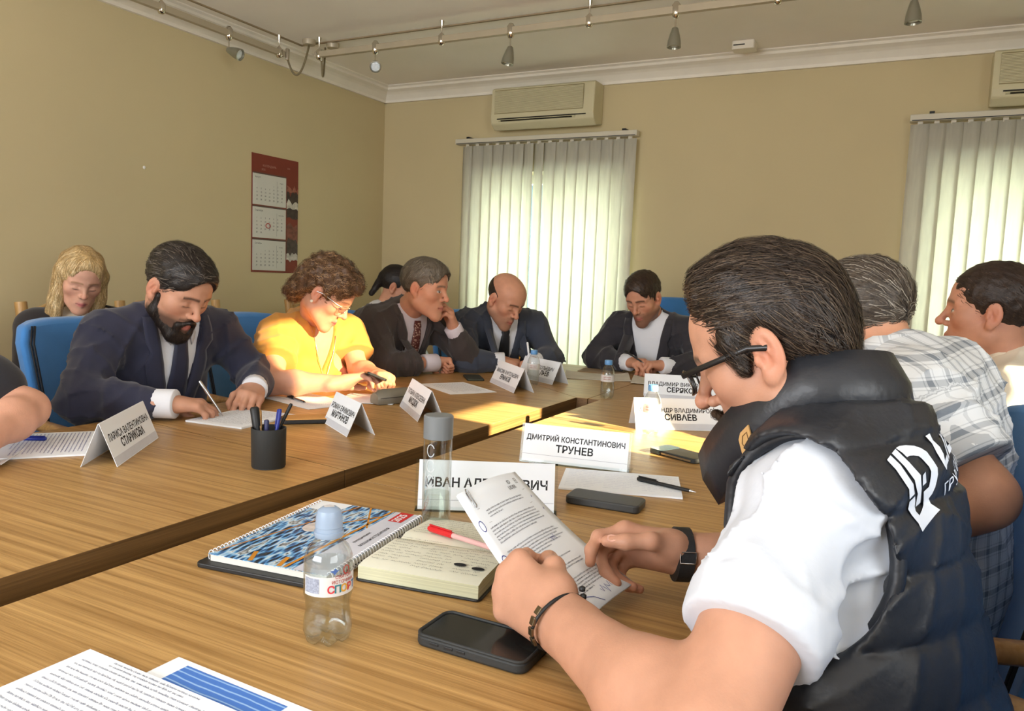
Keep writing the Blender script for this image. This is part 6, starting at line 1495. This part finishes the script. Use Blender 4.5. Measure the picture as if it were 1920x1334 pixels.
# stand-up collar
V = []; F = []; n = 31
for k in range(n):
    a = math.radians(-158+316*k/(n-1)); fx = -math.cos(a); ux = math.sin(a); e = abs(2*k/(n-1)-1)
    flare = 0.012*e**2; front = max(0, (e-0.55)/0.45)
    bot = B6.P(ux*(0.088+flare), fx*0.085+0.010+0.055*front, 0.006-0.100*front)
    top = B6.P(ux*(0.076+flare*2.2), fx*0.078+0.020+0.075*front, 0.078-0.098*front-0.012*max(0, fx))
    mid = (bot+top)/2+nz(B6.l*ux+B6.f*fx)*0.007
    V += [tuple(bot), tuple(mid), tuple(top)]
for k in range(n-1):
    for j in (0, 1): a = 3*k+j; F.append((a, a+1, a+4, a+3))
obj('vest_collar', (V, F), m_vest, t6, smooth=180, solid=0.014, bevel=0)
k_ = 27
cp_ = (np.array(V[3*k_])+np.array(V[3*k_+1]))/2; nn = nz(np.cross(np.array(V[3*k_+3])-np.array(V[3*k_]), np.array(V[3*k_+2])-np.array(V[3*k_])))
LOGO_ANCHOR = cp_
# leather patch on the collar and the white print on the back are laid onto the surface
def lay(part, m, name, o, ex, ey, ez, off, sub=2, reach=0.25):
    me = bpy.data.meshes.new('tmp'); me.from_pydata([tuple(v) for v in part[0]], [], [tuple(f) for f in part[1]]); bm_ = bmesh.new(); bm_.from_mesh(me)
    bmesh.ops.triangulate(bm_, faces=bm_.faces[:])
    for _ in range(sub):
        ed = [e_ for e_ in bm_.edges if e_.calc_length() > 0.010]
        if ed: bmesh.ops.subdivide_edges(bm_, edges=ed, cuts=1, use_grid_fill=False); bmesh.ops.triangulate(bm_, faces=bm_.faces[:])
    bm_.verts.ensure_lookup_table(); V = []
    for v in bm_.verts:
        p = o+ex*v.co.x+ey*v.co.y+ez*reach; l_, n_, _, _ = bvv.ray_cast(Vector(p), Vector(-ez))
        if l_ is None: l_, n_, _, _ = bvv.find_nearest(Vector(o+ex*v.co.x+ey*v.co.y))
        V.append(tuple(np.array(l_)+np.array(n_)*off))
    F = [tuple(x.index for x in f.verts) for f in bm_.faces]; bm_.free(); bpy.data.meshes.remove(me)
    return obj(name, (V, F), m, t6, smooth=180)
ex = 1.55*nz(-0.92*B6.l+0.30*B6.w); ey = 0.95*nz(0.34*B6.l+0.92*B6.w); ez = nz(-B6.f)
m_wprint = mat('white_print', (222, 228, 238), 0.6, var=0.03)
s_ = 0.068
# the print starts on the left shoulder blade
tl = bvv.ray_cast(Vector(B6.P(0.124, -0.4, -0.046)), Vector(B6.f))[0]
bk_o = np.array(tl)-ey*s_
def poly(pts): return [(x*s_, y*s_, 0) for x, y in pts], [tuple(range(len(pts)))]
G1 = poly([(0.0, 0.36), (0.0, 1.0), (0.14, 1.0), (0.14, 0.36)])
G2 = [(0.0, -0.18), (0.0, 0.32), (0.14, 0.32), (0.14, -0.02), (0.40, -0.02), (0.40, 0.28), (0.54, 0.28), (0.54, -0.18)]
Dout = [(0.20, 1.0)]+[(0.45+0.33*math.sin(a), 0.55+0.45*math.cos(a)) for a in np.linspace(0, 2.5, 12)]; 
Dbar = poly([(0.20, 0.10), (0.20, 1.0), (0.34, 1.0), (0.34, 0.10)])
arc = [(0.36+0.42*math.sin(a), 0.50+0.50*math.cos(a)) for a in np.linspace(0, 2.75, 14)]; arci = [(0.36+0.27*math.sin(a), 0.50+0.35*math.cos(a)) for a in np.linspace(0, 2.75, 14)]
VA = [(x*s_, y*s_, 0) for x, y in arc+arci]; FA = [(i, i+1, 14+i+1, 14+i) for i in range(13)]
Ush = ([(x*s_, y*s_, 0) for x, y in [(0, -0.18), (0.14, -0.02), (0.14, 0.32), (0, 0.32), (0.54, -0.18), (0.40, -0.02), (0.40, 0.24), (0.54, 0.24)]], [(0, 1, 2, 3), (0, 4, 5, 1), (4, 7, 6, 5)])
sq_ = poly([(0.40, 0.34), (0.40, 0.52), (0.50, 0.52), (0.50, 0.34)])
for nm, g_ in (('logo_bar', G1), ('logo_hook', Ush), ('logo_stem', Dbar), ('logo_arc', (VA, FA)), ('logo_square', sq_)): lay(g_, m_wprint, nm, bk_o, ex, ey, ez, 0.0016)
lay(xf(text('LIDER', 0.058, 'LEFT', bold=0.02, sx=0.80), loc=(0.060, 0.040, 0)), m_wprint, 'logo_lettering', bk_o, ex, ey, ez, 0.0016)
lay(xf(text('ГРУППА КОМПАНИЙ', 0.020, 'LEFT', bold=0.01, sx=0.85), loc=(0.062, -0.004, 0)), m_wprint, 'logo_small_lettering', bk_o, ex, ey, ez, 0.0016)['kind'] = 'stuff'
# leather patch near the collar tip
kk = min(range(18, n-1), key=lambda q: np.linalg.norm(np.array(V[3*q+1])-np.array((-0.172, 0.865, 0.985)))); c0, c1, c2 = [np.array(V_) for V_ in (V[3*kk], V[3*kk+1], V[3*kk+2])]; nx_ = nz(np.array(V[3*kk+3])-c0); ny_ = nz(c2-c0); nn = nz(np.cross(nx_, ny_)); nn = nn if nn @ (CAM-c1) > 0 else -nn
pc = c1*0.5+c0*0.5+nn*0.0095
obj('leather_patch', ([tuple(pc+nx_*x*0.011+ny_*y*0.013) for x, y in ((-1, -1), (1, -1), (1, 0.6), (0.5, 1), (-1, 1))], [(0, 1, 2, 3, 4)]), mat('tan_patch', (190, 150, 96), 0.6, var=0.1), t6, solid=0.002)
obj('patch_mark', P_tube([tuple(pc+nn*0.0016+nx_*x*0.006+ny_*y*0.007) for x, y in ((-1, -1), (-1, 1), (0.4, 1), (1, 0), (0.4, -1))], 0.0006, 5, closed=True), mat('patch_dark', (120, 88, 50), 0.6), t6)
# hair, swept back
hc6 = hc((46, 36, 29), (66, 53, 43), (34, 27, 22), (86, 72, 58), (52, 41, 33))
def tuft(X, Y, Z): return 0.0022*np.sin(420*X+60*np.sin(30*Y)+25*Z)*np.cos(50*Y)
hm6 = hair_mesh(0.0034, [((0, -0.010, 0.048), (0.081, 0.097, 0.089)), ((0, 0.002, 0.094), (0.066, 0.060, 0.052), 0.03), ((0, 0.040, 0.114), (0.050, 0.026, 0.027), 0.025), ((0, -0.062, 0.03), (0.062, 0.034, 0.070), 0.03), ('rc', (0.070, 0.030, 0.03), (0.071, 0.028, -0.006), 0.010, 0.006, 0.02), ('rc', (-0.070, 0.030, 0.03), (-0.071, 0.028, -0.006), 0.010, 0.006, 0.02), ('rc', (0, -0.045, 0.0), (0, -0.034, -0.060), 0.046, 0.041, 0.03)], [cut_face(0.112, 0.076), cut_below(-0.012, -0.088, 0.05, -0.035)]+[((0.090, -0.010, 0.0), (0.024, 0.027, 0.040)), ((-0.090, -0.010, 0.0), (0.024, 0.027, 0.040))], tuft)
def dir6(p):
    if p[2] > 0.05: return (p[0]*1.5, -1.0, -0.25-5*max(0, -p[1]-0.02))
    return (0, -0.55, -1.0)
add_hair(t6, fr6, hm6, hc6, dir6, 6500, 0.060, 0.0009, 22, seg=8, lift=0.0022, jitter=0.14)
# small moustache stubble and a dark rim of lower beard
ms = hair_mesh(0.003, [('rc', (0.003, 0.1035, -0.043), (0.024, 0.087, -0.058), 0.0048, 0.005, 0.008), ('rc', (-0.003, 0.1035, -0.043), (-0.024, 0.087, -0.058), 0.0048, 0.005, 0.008), ((0, 0.094, -0.083), (0.010, 0.006, 0.007), 0.006)], [])
add_hair(t6, fr6, ms, hc((70, 54, 42), (54, 42, 34)), down, 200, 0.010, 0.001, 23, name='moustache', seg=3)
glasses(t6, fr6, mat('black_acetate', (26, 24, 24), 0.25), glass('spectacle_lens', (245, 246, 248)), w=0.050, hgt=0.032, z=0.006, y=0.112, r=0.0016, temple=0.0021)
# bracelet on the near wrist, watch on the far wrist
wd = nz(B6.wrL-B6.elL); wc_ = B6.wrL-wd*0.012; s1 = nz(np.cross(wd, (0, 0, 1))); s2 = np.cross(s1, wd)
ringp = [tuple(wc_+0.0365*(math.cos(a)*s1*1.08+math.sin(a)*s2*0.92)+wd*0.004*math.sin(2*a)) for a in np.linspace(0, 6.283, 30, endpoint=False)]
obj('bracelet_cord', P_tube(ringp, 0.0022, 6, closed=True), m_blackp, t6, smooth=180)
for a0 in (2.5, 2.85, 3.2, 3.55):
    c = wc_+0.0375*(math.cos(a0)*s1*1.08+math.sin(a0)*s2*0.92); tn = nz(-math.sin(a0)*s1+math.cos(a0)*s2); nr = nz(math.cos(a0)*s1+math.sin(a0)*s2)
    M_ = Matrix((tuple(list(tn)+[0]), tuple(list(wd)+[0]), tuple(list(nr)+[0]), (0, 0, 0, 1))).transposed(); M_.translation = Vector(c)
    obj('bracelet_link', xf(P_box((-0.0048, -0.0042, -0.0012), (0.0048, 0.0042, 0.0022)), M_), mat('gunmetal', (120, 108, 88), 0.25, metal=0.9), t6, bevel=0.0008)
kc = wc_+0.039*(math.cos(0.9)*s1*1.08+math.sin(0.9)*s2*0.92)
obj('bracelet_bead', join(P_lathe([(0, -0.004), (0.0038, -0.002), (0.0038, 0.002), (0, 0.004)], 10, c=tuple(kc)), P_lathe([(0, -0.004), (0.0038, -0.002), (0.0038, 0.002), (0, 0.004)], 10, c=tuple(kc+s2*0.008+wd*0.003))), m_blackp, t6, smooth=180)
wd = nz(B6.wrR-B6.elR); wc_ = B6.wrR+wd*0.004
obj('watch_strap', P_tube([wc_-wd*0.0115, wc_-wd*0.0105, wc_+wd*0.0105, wc_+wd*0.0115], [0.032, 0.0385, 0.0385, 0.032], 24), mat('black_leather', (32, 32, 33), 0.6, bump=0.2, bs=(300, 300, 300)), t6, smooth=50)
n_ = nz(np.array((0.1, -0.95, 0.2))-wd*np.dot(wd, (0.1, -0.95, 0.2))); tn = np.cross(wd, n_); c = wc_+n_*0.0388
fr_pts = [tuple(c+wd*x*0.011+tn*y*0.0075) for x, y in ((-1, -1), (1, -1), (1, 1), (-1, 1))]
obj('watch_buckle', P_tube(fr_pts, 0.0013, 6, closed=True), m_silver, t6, smooth=60)
